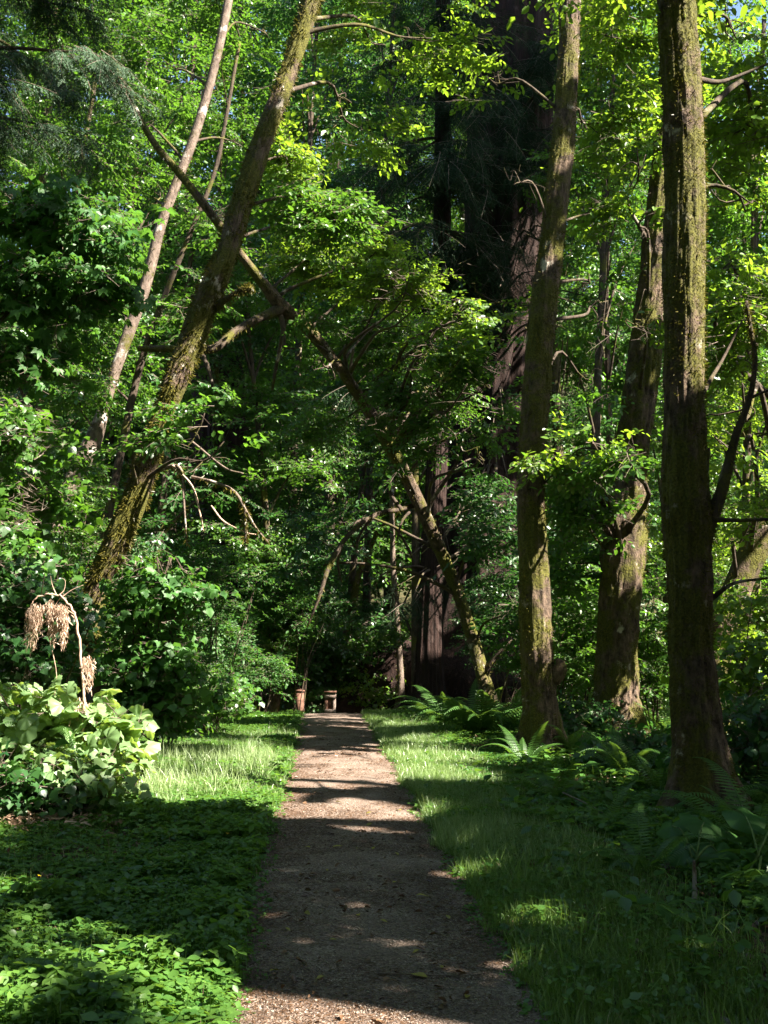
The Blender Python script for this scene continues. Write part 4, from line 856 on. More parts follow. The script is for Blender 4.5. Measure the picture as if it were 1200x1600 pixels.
for i, (x, y, l) in enumerate([(-9, 4, 'left of the camera'), (-12, 12, 'left of the shrub bank'), (-5, -6, 'behind the camera to the left'), (3, -8, 'behind the camera on the path line'), (-16, 24, 'left of the pale trunks'), (8, -9, 'behind the camera to the right'), (-11, -3, 'left of and behind the camera')]):
    roof_tree('tall leafy tree added beyond the frame to block sky light, '+l, x, y, 540+i, 1.5, 27, 4.4, 900, False)  # added around the camera to cut down sky light
# ------------------------------------------------------------------ understory
def shrub(name, label, px, py, Y, r, n, kind, mat, seed, stems=8, tintbase=.5, catn='shrub', group=None):
    """a bush: stems fanning out of the ground into a mass of shoots; r = (rx, ry, rz)"""
    rng = np.random.default_rng(seed); c = P(px, py, Y); b = np.array([c[0], c[1], float(ground(c[0], c[1]))])
    root = thing(name, label, catn, b, group=group)
    g = Geo()
    for q in range(stems):
        e = c+rng.normal(0, .5, 3)*np.array(r)*[1, 1, .8]; e[2] = max(e[2], b[2]+.25); a = b+[rng.normal()*.15*r[0], rng.normal()*.15*r[0], -.05]
        m = (a+e)/2+np.array([rng.normal()*.15, rng.normal()*.15, .15*r[2]]); g.tube(spline([a, m, e], 9), np.linspace(.018, .005, 9), 5)
    link('stems', local(g.mesh('stems'), b), M['branch'], root)
    bs = [blob(rng, c, r, int(n*1.8), pitch=(.05, .4), scale=(.6, 1.05), shell=.4)]
    add_foliage(root, b, kind, bs, mat, rng, name='foliage', twigname='shoots', tintbase=tintbase)
    return root
SH = [  # name,label,px,py,Y,r,n,kind,mat
 ('shrub', 'shaded bush at the foot of the leaning mossy trunk', 258, 1095, 18, (.6, .6, .45), 40, 'small', 'alder'),
 ('shrub', 'dense bush left of the grass, just beyond the vine', 290, 1060, 21.5, (.7, .7, .6), 50, 'small', 'maple'),
 ('shrub', 'low sunlit bush at the far left edge of the grass', 330, 1090, 21, (.9, .7, .45), 60, 'vine', 'alder'),
 ('shrub', 'bush left of the posts with layered pale leaves', 350, 1085, 25.5, (.6, .6, .42), 70, 'vine', 'maple'),
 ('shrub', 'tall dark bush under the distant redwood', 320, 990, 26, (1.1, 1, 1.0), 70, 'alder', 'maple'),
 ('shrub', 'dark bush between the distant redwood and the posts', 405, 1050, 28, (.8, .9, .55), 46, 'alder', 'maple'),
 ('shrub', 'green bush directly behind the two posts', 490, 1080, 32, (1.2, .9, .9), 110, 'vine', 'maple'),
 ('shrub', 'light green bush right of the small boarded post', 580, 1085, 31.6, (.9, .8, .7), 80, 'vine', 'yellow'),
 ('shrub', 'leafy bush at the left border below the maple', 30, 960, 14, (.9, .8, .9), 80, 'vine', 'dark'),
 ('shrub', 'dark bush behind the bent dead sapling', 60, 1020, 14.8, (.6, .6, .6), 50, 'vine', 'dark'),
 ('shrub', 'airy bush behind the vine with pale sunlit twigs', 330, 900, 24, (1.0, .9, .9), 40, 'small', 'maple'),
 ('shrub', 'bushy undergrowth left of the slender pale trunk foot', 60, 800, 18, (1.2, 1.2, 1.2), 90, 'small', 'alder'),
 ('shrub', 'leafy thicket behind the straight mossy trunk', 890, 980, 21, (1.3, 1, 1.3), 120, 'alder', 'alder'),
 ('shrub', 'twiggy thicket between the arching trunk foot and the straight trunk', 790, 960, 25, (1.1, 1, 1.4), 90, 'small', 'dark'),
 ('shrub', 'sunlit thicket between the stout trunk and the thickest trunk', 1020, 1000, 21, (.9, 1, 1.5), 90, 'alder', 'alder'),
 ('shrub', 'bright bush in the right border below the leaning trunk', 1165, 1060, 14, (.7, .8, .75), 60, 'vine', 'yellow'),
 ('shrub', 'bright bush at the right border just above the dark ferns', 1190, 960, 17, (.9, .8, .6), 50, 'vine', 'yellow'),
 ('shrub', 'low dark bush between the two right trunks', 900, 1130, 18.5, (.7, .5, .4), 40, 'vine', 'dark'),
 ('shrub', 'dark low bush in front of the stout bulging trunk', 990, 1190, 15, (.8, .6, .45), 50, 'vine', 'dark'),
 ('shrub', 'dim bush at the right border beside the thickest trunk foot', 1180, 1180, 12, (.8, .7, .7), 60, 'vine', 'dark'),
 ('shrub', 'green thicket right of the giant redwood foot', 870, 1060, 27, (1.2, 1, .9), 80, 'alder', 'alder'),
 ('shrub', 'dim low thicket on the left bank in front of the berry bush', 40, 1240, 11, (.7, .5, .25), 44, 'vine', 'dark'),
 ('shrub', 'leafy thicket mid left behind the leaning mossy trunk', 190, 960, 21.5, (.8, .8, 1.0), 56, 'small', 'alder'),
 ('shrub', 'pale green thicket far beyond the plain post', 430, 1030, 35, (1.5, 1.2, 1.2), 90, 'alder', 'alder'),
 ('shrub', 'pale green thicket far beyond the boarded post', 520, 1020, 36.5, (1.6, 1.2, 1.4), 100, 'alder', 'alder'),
 ('shrub', 'light green low thicket beyond the dark mound', 590, 1050, 35.5, (1.3, 1, .9), 80, 'alder', 'yellow'),
 ('shrub', 'tall light thicket filling the gap above the posts', 490, 920, 37, (1.8, 1.3, 1.5), 110, 'alder', 'alder'),
 ('shrub', 'dim thicket left of the arching bough tip', 470, 930, 30, (1.3, 1, 1.2), 90, 'alder', 'maple'),
 ('shrub', 'thicket under the arching bough beyond the boarded post', 555, 1020, 32, (1.2, .8, .8), 70, 'vine', 'alder'),
]
for i, s_ in enumerate(SH):
    nm, lab, px, py, Y, r, n, kind, mat = s_; shrub(nm, lab, px, py, Y, r, n, kind, mat, 600+i)
# the broad-leaved berry bush
shrub('berry_bush', 'sunlit bush of very large lobed pale leaves on the left bank', 50, 1135, 11.7, (.85, .6, .50), 22, 'berry', 'berry', 650, tintbase=.72, catn='bush')
shrub('berry_bush', 'large-leaved plant reaching over the grass right of the bent dead sapling', 165, 1150, 11.6, (.40, .35, .40), 15, 'berry', 'berry', 651, tintbase=.72, catn='bush')
shrub('berry_bush', 'low leafy plants under the large-leaved bush at the grass edge', 110, 1210, 11.2, (.65, .4, .25), 42, 'vine', 'berry', 652, tintbase=.5, catn='bush')
# large umbrella-leaved plants at the right
def big_leaf_plant(label, spots, seed, base):
    rng = np.random.default_rng(seed); b = np.array(base); root = thing('broadleaf_plant', label, 'plant', b)
    for (px, py, Y, sz, az) in spots:
        q = P(px, py, Y); g = Geo(); g.tube(spline([b+[rng.normal()*.05, rng.normal()*.05, 0], (b+q)/2+[0, 0, .12], q], 10), np.linspace(.010, .005, 10), 5)
        st = link('stalk', local(g.mesh('stalk'), b), M['stalk'], root)
        th = np.linspace(-2.9, 2.9, 29); rr = 1-.16*np.abs(np.sin(th*2.5))-.04*np.abs(np.sin(th*11)); rings = []
        V = [[0, 0, 0]]
        for f in (.5, 1.0):
            for t, r in zip(th, rr): V.append([f*r*cos(t), f*r*sin(t), .10*f-.30*f*f+.03*cos(5*t)*f])
        K = 29; F3 = [[0, 1+i, 2+i] for i in range(K-1)]; F4 = [[1+i, 1+K+i, 2+K+i, 2+i] for i in range(K-1)]
        R = rotm(np.array([-1.57+.5*cos(az)]), np.array([rng.normal(-.50, .12)]), np.array([rng.normal(0, .2)]))[0]; sz = sz*1.2
        V = np.array(V)@R.T*sz+q
        link('leaf', local(np_mesh('leaf', V, [np.array(F4), np.array(F3)], tint=np.full(len(F3)+len(F4), rng.uniform(.4, .7)), smooth=True), b), M['maple'], root)
bl = G(1090, 1370)
big_leaf_plant('umbrella-leaved plant in front of the thickest trunk foot', [(1100, 1285, 8.4, .17, -1.2), (1050, 1290, 8.6, .12, 3), (1070, 1325, 8.3, .15, 3.6), (1120, 1330, 8.2, .15, -1.6), (1140, 1300, 8.6, .12, .2), (1095, 1400, 7.6, .07, 1), (1040, 1340, 8.6, .13, 2.6)], 31, bl)
big_leaf_plant('umbrella-leaved plant at the right border beyond the dark fern', [(1165, 1276, 8.4, .15, -.4), (1200, 1300, 8.2, .14, 0), (1190, 1350, 8.0, .14, .5)], 32, G(1190, 1385))
big_leaf_plant('pair of flat pale leaves on stalks at the left grass edge far off', [(322, 1076, 20.5, .16, 0), (305, 1092, 20.3, .16, 2), (335, 1100, 20.3, .14, -1)], 33, G(322, 1150))
# ferns: fronds round a crown
def frond_mesh(rng, L=.9, name='frond', pin=.12, arch=1.0):
    n = 30; t = np.linspace(0, 1, 16)
    mid = np.stack([L*(t-.12*t**3*arch), .03*np.sin(t*3), L*(.75*t-.85*arch*t**2)], -1)
    V = []; F = []; k = 0
    tt = np.linspace(.10, .985, n*1)
    for i, f in enumerate(tt):
        a = f*15; j = min(int(a), 14); q = mid[j]+(mid[j+1]-mid[j])*(a-j); d = mid[j+1]-mid[j]; d /= np.linalg.norm(d)
        ln = pin*np.sin(pi*min(1, .22+.78*f)**.8)*(1.05-.15*f)+.006
        for sg in (-1, 1):
            yv = np.array([0, sg, 0.])*math.cos(.25)+np.array([0, 0, -.35]); up = np.cross(d, [0, sg, 0.]); e = yv*.94+d*.30; e /= np.linalg.norm(e); e = e*ln*rng.uniform(.85, 1.1)
            wd = d*.30*L/n*1.25; V += [q-wd*.6, q+wd*.6, q+e*.55+wd*.75, q+e, q+e*.55-wd*.45]; F += [[k, k+1, k+2, k+3], ]; F += [[k, k+3, k+4, k+4]]; k += 5
    F4 = np.array([f for f in F[0::2]]); F3 = np.array([f[:3] for f in F[1::2]])
    nv = len(V); g = Geo(); g.tube(mid, np.linspace(.006, .0015, 16), 4); tv = np.vstack(g.V); tf = np.vstack(g.F4)+nv
    return np_mesh(name, np.vstack([V, tv]), [np.vstack([F4, tf]), F3], tint=np.clip(rng.normal(.5, .08, len(F4)+len(tf)+len(F3)), 0, .9))
fr = np.random.default_rng(9); FM = [frond_mesh(fr, .9, arch=a) for a in (.7, .95, 1.2, 1.0)]
for m_ in FM: m_.materials.append(M['fern'])
def fern(label, px, py, s, n, seed, group=None, az=(0, 6.283), tilt=0.0, Y=None, z=None):
    rng = np.random.default_rng(seed)
    b = G(px, py) if Y is None else P(px, py, Y)
    if Y is not None and z is None: b[2] = float(ground(b[0], b[1]))
    root = thing('fern', label, 'fern', b, group=group)
    for i in range(n):
        o = bpy.data.objects.new('frond', FM[int(rng.integers(0, 4))]); COL.objects.link(o); o.parent = root
        a = az[0]+(az[1]-az[0])*(i+rng.uniform(-.3, .3))/n; q = s*1.08*rng.uniform(.7, 1.15)
        o.scale = (q, q, q); o.rotation_euler = (rng.normal(0, .15), rng.uniform(-.80, .0)-tilt, a); o.location = (.03*cos(a), .03*sin(a), .0)
    return root
FE = [
 ('big bright fern at the foot of the arching trunk', 745, 1150, 1.6, 30), ('fern spilling towards the path left of the bright fern', 690, 1132, 1.3, 20), ('small fern nearest the dark redwood mound', 655, 1117, .7, 12),
 ('fern between the arching trunk foot and the straight mossy trunk', 800, 1140, 1.15, 18), ('fern just right of the straight mossy trunk foot', 885, 1178, .9, 15), ('fern with one sunlit frond in front of the stout trunk', 975, 1215, .95, 14),
 ('fern between the stout trunk and the thickest trunk', 1030, 1240, .9, 13), ('tall dark fern at the right border', 1175, 1330, 1.05, 14), ('dark fern behind the tall one at the right border', 1210, 1270, 1.15, 14),
 ('dark fern draped over the foot of the thickest trunk', 1110, 1285, .8, 10), ('small lit fern tip in the dark right undergrowth', 945, 1300, .55, 9), ('low fern in the shaded right undergrowth', 870, 1250, .7, 11),
 ('dim fern near the umbrella-leaved plant', 1010, 1370, .7, 10), ('low fern right of the thick grass verge', 820, 1195, .75, 12), ('fern on the left bank behind the large-leaved bush', 70, 1230, 1.0, 12),
 ('fern with silvery fronds among the large leaves', 20, 1250, 1.1, 12), ('fern right behind the large-leaved plant', 195, 1160, .8, 10), ('fern at the left edge of the far grass', 300, 1125, .8, 11),
 ('fern under the pale leaves left of the posts', 415, 1112, .7, 10), ('fern clump right of the boarded post', 560, 1108, .8, 12), ('second fern further right of the boarded post', 590, 1107, .8, 12), ('fern in the shade behind the straight mossy trunk', 900, 1130, 1.1, 14),
 ('fern left of the thickest trunk and behind it', 1035, 1160, 1.1, 13), ('fern hidden half behind the stout trunk foot', 925, 1165, 1.0, 12),
]
for i, (lab, px, py, s, n) in enumerate(FE): fern(lab, px, py, s, n, 700+i)
# one long flat frond over the shaded grass on the left
fern('single dark frond lying flat over the shaded left grass edge', 132, 1262, .85, 1, 760, az=(-.1, -.1), tilt=-.35)
fern('few silvery fronds rising out of the large-leaved bush', 70, 1150, .75, 6, 761, Y=11.6, z=1)

# ------------------------------------------------------------------ bent dead sapling
def dead_sapling():
    rng = np.random.default_rng(41); Y = 11.4
    b = G(127, 1262); b = np.array([P(127, 1230, Y)[0], Y, 0]); b[2] = float(ground(b[0], b[1]))
    root = thing('dead_sapling', 'bent dead sapling with drooping clusters of dry brown foliage', 'sapling', b)
    def pt(l): return [P(x, y, Y+d) for x, y, d in l]
    main = spline([b]+pt([(128, 1180, 0), (131, 1120, 0), (129, 1060, 0), (125, 1010, 0), (119, 970, 0), (110, 948, 0), (96, 932, 0), (82, 928, 0), (68, 930, 0), (55, 936, 0), (48, 948, 0), (46, 965, .02)]), 60)
    g = Geo(); main[5:-3] += rng.normal(0, .006, main[5:-3].shape); g.tube(main, np.interp(np.linspace(0, 1, 60), [0, .5, .8, 1], [.017, .011, .007, .002]), 10, lump(4, .08)); link('stem', local(g.mesh('stem'), b), M['dead_stem'], root)
    side = [[(118, 968, 0), (108, 958, 0), (96, 954, 0), (88, 958, .02)], [(96, 932, 0), (90, 940, .02), (84, 950, .02)], [(116, 960, 0), (98, 950, -.03), (70, 945, -.03), (55, 955, -.03)], [(88, 929, 0), (82, 915, .02), (79, 900, .02)], [(92, 930, 0), (100, 922, .02), (102, 908, 0), (97, 903, 0)], [(98, 932, 0), (112, 922, 0), (130, 914, 0)], [(131, 1080, 0), (138, 1050, .02), (137, 1030, .02)], [(75, 990, 0), (88, 1050, .05), (85, 1090, .05)]]
    for s_ in side:
        g = Geo(); c = spline(pt(s_), 10); g.tube(c, np.linspace(.006, .0015, 10), 5); link('branch', local(g.mesh('branch'), b), M['dead_stem'], root)
    for (px, py0, py1, wd, n, dy) in [(50, 945, 1012, 9, 420, 0), (60, 940, 985, 9, 260, .05), (92, 940, 1008, 15, 800, 0), (80, 935, 1000, 8, 300, .08), (102, 950, 1000, 6, 220, -.04), (138, 1022, 1075, 9, 300, .03), (125, 1088, 1130, 12, 260, .05), (122, 1165, 1215, 12, 240, .0)]:
        K = 14; st = rng.integers(0, K, int(n*1.15)); n = len(st); t = rng.random(n)**.85
        ox = rng.normal(0, wd*.42, K); ol = rng.uniform(.35, 1.05, K); oc = rng.normal(0, wd*.35, K)-ox*.5
        x = px+ox[st]+oc[st]*t**2+rng.normal(0, wd*.16, n)*(1.1-t); t = t*ol[st]; y = py0+(py1-py0)*t+abs(ox[st])*.5; yy = Y+dy+rng.normal(0, .05, n)
        q = np.array([P(a, c, d) for a, c, d in zip(x, y, yy)])
        R = rotm(rng.random(n)*6.28, rng.normal(-1.15, .4, n), rng.normal(0, 1, n)); L = rng.uniform(.03, .095, n)
        V = np.einsum('nij,kj->nki', R, LEAF_LANCE*[1, .55, 1])*L[:, None, None]*.8+q[:, None, :]
        F = (LQ[None]+np.arange(n)[:, None, None]*6).reshape(-1, 4)
        link('dry_foliage', local(np_mesh('dry_foliage', V.reshape(-1, 3), F, np.clip(np.repeat(rng.normal(.55, .2, n), 2), 0, .96)), b), M['dead'], root)
dead_sapling()

# ------------------------------------------------------------------ the two posts at the end of the path
def posts():
    Y = 30.0
    q = P(469, 1110, Y); b = np.array([q[0], Y, float(ground(q[0], Y))]); z1 = P(469, 1078, Y)[2]; H = z1-b[2]
    root = thing('wooden_post', 'plain dark square wooden post at the left side of the path end', 'post', b)
    g = Geo(); g.box((0, 0, H/2-.04), (.19, .19, H-.0)); link('shaft', g.mesh('shaft', False), M['post_wood'], root)
    g = Geo(); g.add(np.array([[-.115, -.115, 0], [.115, -.115, 0], [.115, .115, 0], [-.115, .115, 0], [-.115, -.115, .035], [.115, -.115, .035], [.115, .115, .035], [-.115, .115, .035], [0, 0, .075]])+[0, 0, H-.04], [[0, 1, 5, 4], [1, 2, 6, 5], [2, 3, 7, 6], [3, 0, 4, 7], [3, 2, 1, 0]], [[4, 5, 8], [5, 6, 8], [6, 7, 8], [7, 4, 8]]); link('cap', g.mesh('cap', False), M['post_wood'], root)
    q = P(516, 1110, Y-.2); b = np.array([q[0], Y-.2, float(ground(q[0], Y-.2))]); z1 = P(516, 1079, Y-.2)[2]; H = z1-b[2]
    root = thing('boarded_post', 'short boarded marker post with pale cross boards right of the plain post', 'post', b)
    for sx in (-1, 1):
        g = Geo(); g.box((sx*.105, 0, H/2-.05), (.08, .10, H-.06)); link('upright', g.mesh('upright', False), M['post_wood'] if sx < 0 else M['post_pale'], root)
    g = Geo(); g.box((0, -.066, H-.14), (.30, .03, .11)); link('top_board', g.mesh('top_board', False), M['post_pale'], root)
    g = Geo(); g.box((0, -.066, H-.53), (.30, .03, .10)); link('lower_board', g.mesh('lower_board', False), M['post_pale'], root)
    g = Geo(); g.box((0, .0, H-.33), (.125, .03, .28)); link('inset_panel', g.mesh('inset_panel', False), M['post_wood'], root)
    g = Geo(); g.box((0, -.01, H-.035), (.33, .20, .045)); link('cap', g.mesh('cap', False), M['post_wood'], root)
posts()

# ------------------------------------------------------------------ ground cover
def left_edge(y): return path_mid(y)-path_half(y, -1)
def right_edge(y): return path_mid(y)+path_half(y, 1)
def scatter(rng, n, x0, x1, y0, y1, dens):
    """dens(x, y) in 0..1"""
    x = rng.uniform(x0, x1, n); y = y0+(y1-y0)*rng.random(n); k = (rng.random(n) < dens(x, y)) & view_mask(x, y)
    return x[k], y[k]
def perp_fall(y): return np.clip(11.0/np.maximum(y, 1), 0, 1)**1.1
def herbs(name, label, rng, x, y, hgt, size, mat, tri=True, tb=.45, kind='stuff'):
    n = len(x); z = ground(x, y); V = []; T = []
    m = 3
    pt = fbm(x*1.7, y*1.7, seed=91); h = hgt*rng.uniform(.2, 1.1, n)*(1+.8*pt); az0 = rng.random(n)*6.283; sz = size*rng.gamma(6, 1/6, n)*(1+.5*fbm(x*2.3, y*2.3, seed=92)); tn = rng.normal(tb, .18, n)+.35*pt
    for q in range(m):
        az = az0+(q-1)*2.0+rng.normal(0, .25, n); R = rotm(az, rng.normal(-.12, .30, n), rng.normal(0, .30, n))
        sh = np.array([[0, 0, 0], [.35, .33, .03], [.62, .30, .0], [1.0, 0, -.10], [.62, -.30, .0], [.35, -.33, .03]])
        v = np.einsum('nij,kj->nki', R, sh)*sz[:, None, None]+np.stack([x, y, z+h], -1)[:, None, :]; V.append(v); T.append(tn+rng.normal(0, .07, n))
    V = np.concatenate(V); T = np.concatenate(T); N_ = len(V)
    F = (LQ[None]+np.arange(N_)[:, None, None]*6).reshape(-1, 4)
    # stalks
    w0 = .0022; S0 = np.stack([x, y, z], -1); S1 = np.stack([x, y, z+h], -1); S0[:, :2] += rng.normal(0, .02, (n, 2)); a = rng.random(n)*6.28; d = np.stack([np.cos(a), np.sin(a), 0*a], -1)*w0
    SV = np.stack([S0-d, S0+d, S1+d, S1-d], 1).reshape(-1, 3); SF = np.arange(n*4).reshape(n, 4)+N_*6
    me = np_mesh(name, np.vstack([V.reshape(-1, 3), SV]), np.vstack([F, SF]), np.clip(np.concatenate([np.repeat(T, 2), np.full(n, .3)]), 0, .96))
    o = link(name, me, M[mat]); tag(o, label, 'ground cover', kind=kind); TOTAL[0] += len(F); return o
def blades(name, label, rng, x, y, L, wd, mat='grass', lean=.5, tb=.5):
    n = len(x); z = ground(x, y)-.01; L = L*rng.uniform(.45, 1.2, n); az = rng.random(n)*6.283; d = np.stack([np.cos(az), np.sin(az), 0*az], -1); sd = np.stack([-np.sin(az), np.cos(az), 0*az], -1)
    # blade faces turn freely
    tw = rng.random(n)*6.283; sd = np.stack([np.cos(tw), np.sin(tw), 0*tw], -1)
    bend = rng.gamma(2, lean*.5, n); W = wd*rng.uniform(.6, 1.3, n)
    rows = []
    for t in (0, .35, .7, 1.0):
        th = bend*t; c = np.stack([x, y, z], -1)+d*(L*t*np.sin(th*.6))[:, None]+np.array([0, 0, 1.])*(L*t*np.cos(th*.7))[:, None]
        w_ = (W*(1-t**1.6*.92))[:, None]; rows += [c-sd*w_, c+sd*w_]
    V = np.stack(rows, 1).reshape(-1, 3); b = np.arange(n)[:, None, None]*8; F = (np.array([[0, 1, 3, 2], [2, 3, 5, 4], [4, 5, 7, 6]])[None]+b).reshape(-1, 4)
    T = np.repeat(np.clip(rng.normal(tb, .2, n), 0, .96), 3); TOTAL[0] += len(F)
    o = link(name, np_mesh(name, V, F, T), M[mat]); tag(o, label, 'grass', kind='stuff'); return o
rng = np.random.default_rng(61)
def dl(x, y):
    e = left_edge(y)-x+.05*fbm(x*3, y*3, seed=4); return (e > .0)*np.clip(.25+e*5, 0, 1)*perp_fall(y)*sstep(-7.2, -5.0, x)*np.clip(.75+1.3*fbm(x*1.6, y*1.6, seed=44), .12, 1)
x, y = scatter(rng, 290000, -7, .1, 4.2, 27.5, dl)
herbs('herb_cover', 'dense low carpet of lobed green leaves left of the path', rng, x, y, .085, .034, 'herb')
x, y = scatter(rng, 60000, -4.5, .0, 4.2, 16, lambda x, y: dl(x, y)*(fbm(x*.9, y*.9, seed=45) > 0.0))
herbs('herb_cover', 'taller leafy tufts standing out of the left carpet', rng, x, y, .15, .048, 'herb', tb=.6)
def dr(x, y):
    e = x-right_edge(y)+.06*fbm(x*3, y*3, seed=14); return (e > 0)*np.clip(.3+e*3, 0, 1)*perp_fall(y)*sstep(9, 6, x)
x, y = scatter(rng, 240000, .8, 9, 4.2, 27.5, lambda x, y: dr(x, y)*np.where(x-right_edge(y) > 1.3+.05*(12-y), .9, .30)*(fbm(x*1.1, y*1.1, seed=46) > -.35))
herbs('herb_cover', 'low dim leafy undergrowth right of the grass verge', rng, x, y, .09, .034, 'herb', tb=.4)
# grass verge at the right
def dg(x, y):
    e = x-right_edge(y)+.08*fbm(x*4, y*4, seed=24); wdt = 1.15+.25*vnoise(y*.5, y*0, seed=8); return (e > -.02)*(1-sstep(wdt*.7, wdt*1.4, e))*perp_fall(y)*np.clip(.75+.9*fbm(x*1.8, y*1.8, seed=47), .2, 1)
x, y = scatter(rng, 380000, .8, 4.0, 4.2, 28, dg); blades('grass', 'soft grass verge along the right side of the path', rng, x, y, .13, .0030, lean=.8)
x, y = scatter(rng, 130000, .8, 2.3, 8.5, 25, lambda x, y: dg(x, y)*np.clip(.75+fbm(x*1.5, y*1.2, seed=58), 0, 1)); blades('grass', 'grass painted paler for the sunlight on the right verge', rng, x, y, .16, .0034, mat='sunlit_grass', lean=.8, tb=.3)
x, y = scatter(rng, 9000, 1.2, 4.2, 4.5, 14, lambda x, y: dg(x, y)*(fbm(x*2.2, y*2.2, seed=48) > .15)); blades('grass', 'taller pale grass tufts in the right verge', rng, x, y, .28, .0038, lean=.9, tb=.75)
# tall grass in the sunny gap at the left
gp = G(290, 1215)
def dt(x, y):
    d = ((x-gp[0])/1.6)**2+((y-gp[1]-.3)/2.3)**2; return (d < 1+.5*fbm(x*2, y*2, seed=9))*1.0
x, y = scatter(rng, 46000, -6, -.6, 9, 18, dt); blades('grass', 'tall grass with seed heads, painted sun-pale, in the left clearing', rng, x, y, .33, .0034, mat='sunlit_grass', lean=1.0, tb=.5)
x, y = scatter(rng, 120000, -6, -.2, 4.2, 27, lambda x, y: (left_edge(y)-x > .02)*perp_fall(y)*.8*(fbm(x*1.4, y*1.4, seed=49) > .05)*np.where(y > 12.5, 1, .35)); blades('grass', 'short grass mixed into the left carpet', rng, x, y, .15, .003, tb=.6)
x, y = scatter(rng, 90000, -5, -.3, 10.5, 21, lambda x, y: (left_edge(y)-x > .02)*np.clip(.5+1.2*fbm(x*1.3, y*1.3, seed=59), 0, 1)); blades('grass', 'short grass painted paler for the sunlight on the left carpet', rng, x, y, .13, .0034, mat='sunlit_grass', lean=.8, tb=.3)
# left path edge and far verge weeds
x, y = scatter(rng, 26000, -1.2, 0.2, 4.2, 26, lambda x, y: (abs(left_edge(y)-x) < .10+.05*vnoise(y*6, x*0, seed=3))*perp_fall(y)*.5); herbs('herb_cover', 'small ragged weeds creeping over the left path edge', rng, x, y, .035, .022, 'herb')
x, y = scatter(rng, 26000, .6, 1.6, 4.2, 26, lambda x, y: (abs(x-right_edge(y)) < .10+.05*vnoise(y*6, x*0, seed=13))*perp_fall(y)*.5); herbs('herb_cover', 'small ragged weeds creeping over the right path edge', rng, x, y, .035, .022, 'herb')
x, y = scatter(rng, 1800, -5.5, .0, 4.2, 14, lambda x, y: (left_edge(y)-x > .1)*(fbm(x*1.2, y*1.2, seed=93) > .0)*.8); herbs('herb_cover', 'broader leaved weeds scattered through the left carpet', rng, x, y, .11, .085, 'herb', tb=.5)
x, y = scatter(rng, 2200, 1.6, 6.5, 4.2, 16, lambda x, y: (x-right_edge(y) > .7)*.8); herbs('herb_cover', 'broader leaved weeds in the dark right undergrowth', rng, x, y, .16, .095, 'herb', tb=.3)
x, y = scatter(rng, 9000, -6, 5, 4.2, 15, lambda x, y: ((left_edge(y)-x > .02) | (x > right_edge(y)))*perp_fall(y)*.6); blades('straw', 'dead straw and thin stems lying in both verges', rng, x, y, .16, .0022, mat='dead', lean=2.2, tb=.3)
# litter, needles and pebbles
def bits(name, label, rng, x, y, z, L, shape, mat, tb=.5, flat=.15, catn='litter'):
    n = len(x); R = rotm(rng.random(n)*6.283, rng.normal(0, flat, n), rng.normal(0, flat*1.5, n)); s_ = L*rng.uniform(.5, 1.5, n)
    V = np.einsum('nij,kj->nki', R, shape)*s_[:, None, None]+np.stack([x, y, z], -1)[:, None, :]; F = (LQ[None]+np.arange(n)[:, None, None]*6).reshape(-1, 4)
    o = link(name, np_mesh(name, V.reshape(-1, 3), F, np.clip(np.repeat(rng.normal(tb, .22, n), 2), 0, .96)), M[mat]); tag(o, label, catn, kind='stuff')
x, y = scatter(rng, 190000, -.55, 1.4, 4.3, 24, lambda x, y: perp_fall(y)*np.clip(.25+1.6*fbm(x*2.5, y*1.6, seed=51)+.5*np.abs(x-.33), .06, 1)); bits('litter', 'brown needles and leaf crumbs strewn over the path', rng, x, y, path_z(x, y)+.006, .026, LEAF_LANCE*[1, .55, 1], 'litter', .5)
x, y = scatter(rng, 60000, 1.5, 8, 4.3, 22, lambda x, y: perp_fall(y)*.7); bits('litter', 'dead brown leaves under the right undergrowth', rng, x, y, ground(x, y)+.012, .055, LEAF_OVATE, 'litter', .35, .4)
x, y = scatter(rng, 22000, -7, -1, 4.3, 18, lambda x, y: perp_fall(y)*.5); bits('litter', 'dead brown leaves under the left carpet', rng, x, y, ground(x, y)+.012, .05, LEAF_OVATE, 'litter', .4, .4)
gp2 = G(75, 1295)
x = rng.normal(gp2[0], .35, 700); y = rng.normal(gp2[1], .22, 700); bits('litter', 'heap of rusty dead needles at the left edge of the carpet', rng, x, y, ground(x, y)+.02+.10*rng.random(700), .07, LEAF_LANCE, 'dead', .15, .4)
def pebbles():
    rng = np.random.default_rng(66); n = 60000; x, y = scatter(rng, n, -.6, 1.35, 4.3, 15, lambda x, y: np.clip(7/y, 0, 1)**1.5*(x > left_edge(y)-.03)*(x < right_edge(y)+.03)*(.35+.65*(fbm(x*2.5, y*1.6, seed=52) > -.1)))
    n = len(x); ico = np.array([[1, 0, 0], [-1, 0, 0], [0, 1, 0], [0, -1, 0], [0, 0, 1], [0, 0, -1.]]); F = np.array([[0, 2, 4], [2, 1, 4], [1, 3, 4], [3, 0, 4], [2, 0, 5], [1, 2, 5], [3, 1, 5], [0, 3, 5]])
    s_ = (.0030+.0065*rng.random(n)**3)[:, None, None]*rng.uniform(.6, 1.2, (n, 1, 3))*[1, 1, .7]; R = rotm(rng.random(n)*6.28, rng.normal(0, .4, n), rng.normal(0, .4, n))
    V = np.einsum('nij,nkj->nki', R, ico[None]*s_*rng.uniform(.75, 1.25, (n, 6, 1)))+np.stack([x, y, path_z(x, y)+.002], -1)[:, None]
    o = link('gravel', np_mesh('gravel', V.reshape(-1, 3), (F[None]+np.arange(n)[:, None, None]*6).reshape(-1, 3), smooth=False), M['pebble']); tag(o, 'fine grey and brown gravel of the path', 'gravel', kind='stuff')
pebbles()
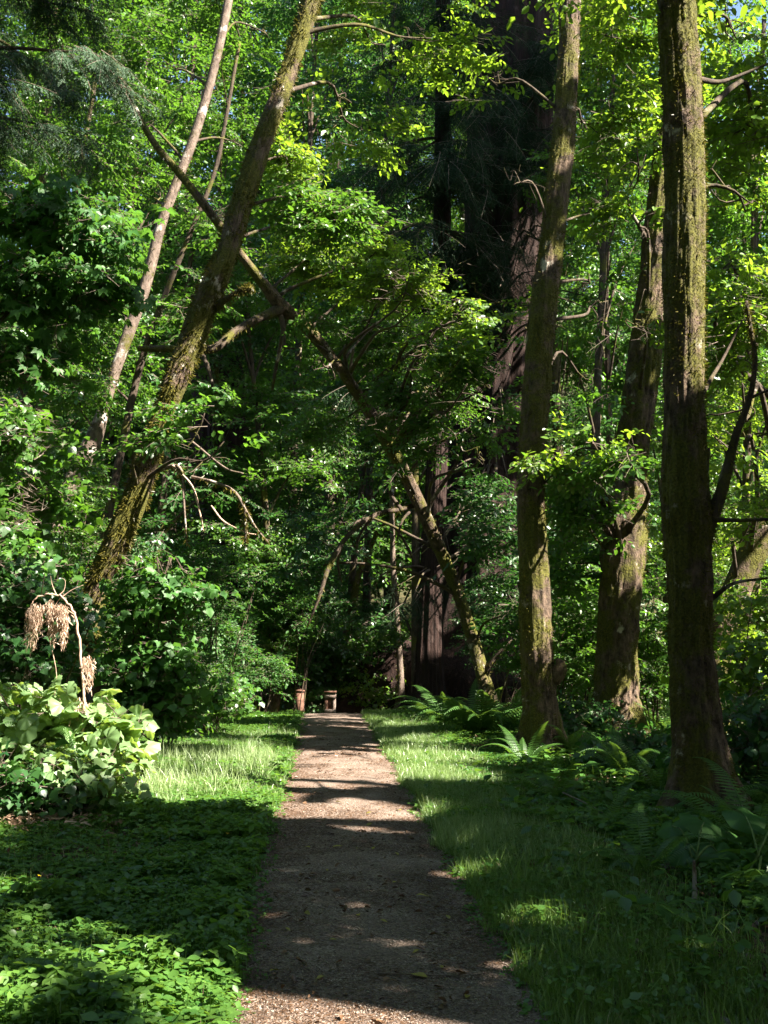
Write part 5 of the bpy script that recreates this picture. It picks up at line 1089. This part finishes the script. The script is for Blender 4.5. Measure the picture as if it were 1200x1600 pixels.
x, y = scatter(rng, 2600, -.6, 1.5, 4.3, 20, lambda x, y: perp_fall(y)*np.clip(.2+1.2*fbm(x*2, y*1.4, seed=53), .1, 1)); bits('litter', 'small brown dead leaves dropped on the path', rng, x, y, path_z(x, y)+.010, .045, LEAF_OVATE*[1, .8, 2], 'litter', .6, .35)
# single fallen leaves
FL = [(511, 1371), (576, 1299), (560, 1337), (641, 1316), (546, 1293), (478, 1333), (527, 1333), (620, 1345), (695, 1349), (584, 1336), (505, 1291), (617, 1391), (660, 1412), (700, 1445), (480, 1440), (450, 1465), (520, 1485), (650, 1503), (690, 1528), (655, 1542), (560, 1445), (600, 1455), (735, 1420), (575, 1280), (622, 1273), (530, 1262), (655, 1290), (430, 1530), (730, 1575), (500, 1545)]
me0 = None
for i, (px, py) in enumerate(FL):
    q = G(px, py); q[2] = float(path_z(q[0], q[1]))+.012
    rng2 = np.random.default_rng(900+i)
    if me0 is None:
        t = np.linspace(0, 1, 7); hw = .30*np.sin(pi*t**.8)*(1-.2*t); V = []
        for a, b in zip(t, hw): V += [[a-.5, b, .16*b+.05*sin(a*5)], [a-.5, 0, .03*sin(a*5)], [a-.5, -b, .2*b+.05*sin(a*5)]]
        F = []
        for j in range(6):
            for k in range(2): F.append([3*j+k, 3*j+k+1, 3*j+k+4, 3*j+k+3])
        me0 = np_mesh('fallen_leaf', np.array(V), np.array(F), np.full(12, .5), smooth=True); me0.materials.append(M['fallen'])
    o = bpy.data.objects.new('fallen_leaf', me0); COL.objects.link(o); s_ = rng2.uniform(.045, .09); o.scale = (s_, s_*rng2.uniform(.7, 1.1), s_); o.rotation_euler = (rng2.normal(0, .2), rng2.normal(0, .2), rng2.random()*6.28); o.location = q
    tag(o, 'small curled yellowish fallen leaf lying on the gravel path', 'leaf', 'fallen leaves on the path')
# fallen sticks
def stick(label, pts, r, seed):
    c = spline(pts, 14); b = np.array(c[0]); g = Geo(); g.tube(c, np.linspace(r, r*.4, 14), 6, lump(seed, .2)); o = link('fallen_stick', local(g.mesh('fallen_stick'), b), M['twig'], loc=b); tag(o, label, 'stick')
def gg(px, py, dz=.01):
    q = G(px, py); q[2] = float(np.maximum(ground(q[0], q[1]), path_z(q[0], q[1]) if abs(q[0]-.3) < .8 else -9))+dz; return q
stick('thin straight stick lying across the near path', [gg(590, 1540), gg(640, 1541), gg(705, 1540), gg(750, 1537)], .005, 3)
stick('thin bare stick in the dark right undergrowth', [gg(880, 1262, .15), gg(930, 1280, .1), gg(970, 1300, .05)], .010, 4)
stick('pale snag stub standing among the dim right plants', [gg(1085, 1425), gg(1086, 1400, .06)+[0, 0, .05], gg(1086, 1400, .1)+[0, 0, .12]], .022, 5)
# small yellow flowers in the left carpet
fm = None
for i, (px, py) in enumerate([(220, 1568), (355, 1328), (60, 1400)]):
    q = G(px, py); q[2] += .13
    if fm is None:
        V = [[0, 0, 0]]; F = []
        for k in range(5):
            a = k*2*pi/5; V += [[.5*cos(a-.3), .5*sin(a-.3), .05], [cos(a), sin(a), .15], [.5*cos(a+.3), .5*sin(a+.3), .05]]; j = 1+3*k; F.append([0, j, j+1, j+2])
        fm = np_mesh('flower', np.array(V), np.array(F), np.full(5, .5)); fm.materials.append(M['flower'])
    o = bpy.data.objects.new('yellow_flower', fm); COL.objects.link(o); o.location = q; o.scale = (.016,)*3; o.rotation_euler = (.4, -.2, i)
    tag(o, ['tiny yellow flower in the sunlit near left carpet', 'tiny yellow flower in the shaded carpet close to the path', 'tiny yellow flower in the shaded carpet at the left border'][i], 'flower')
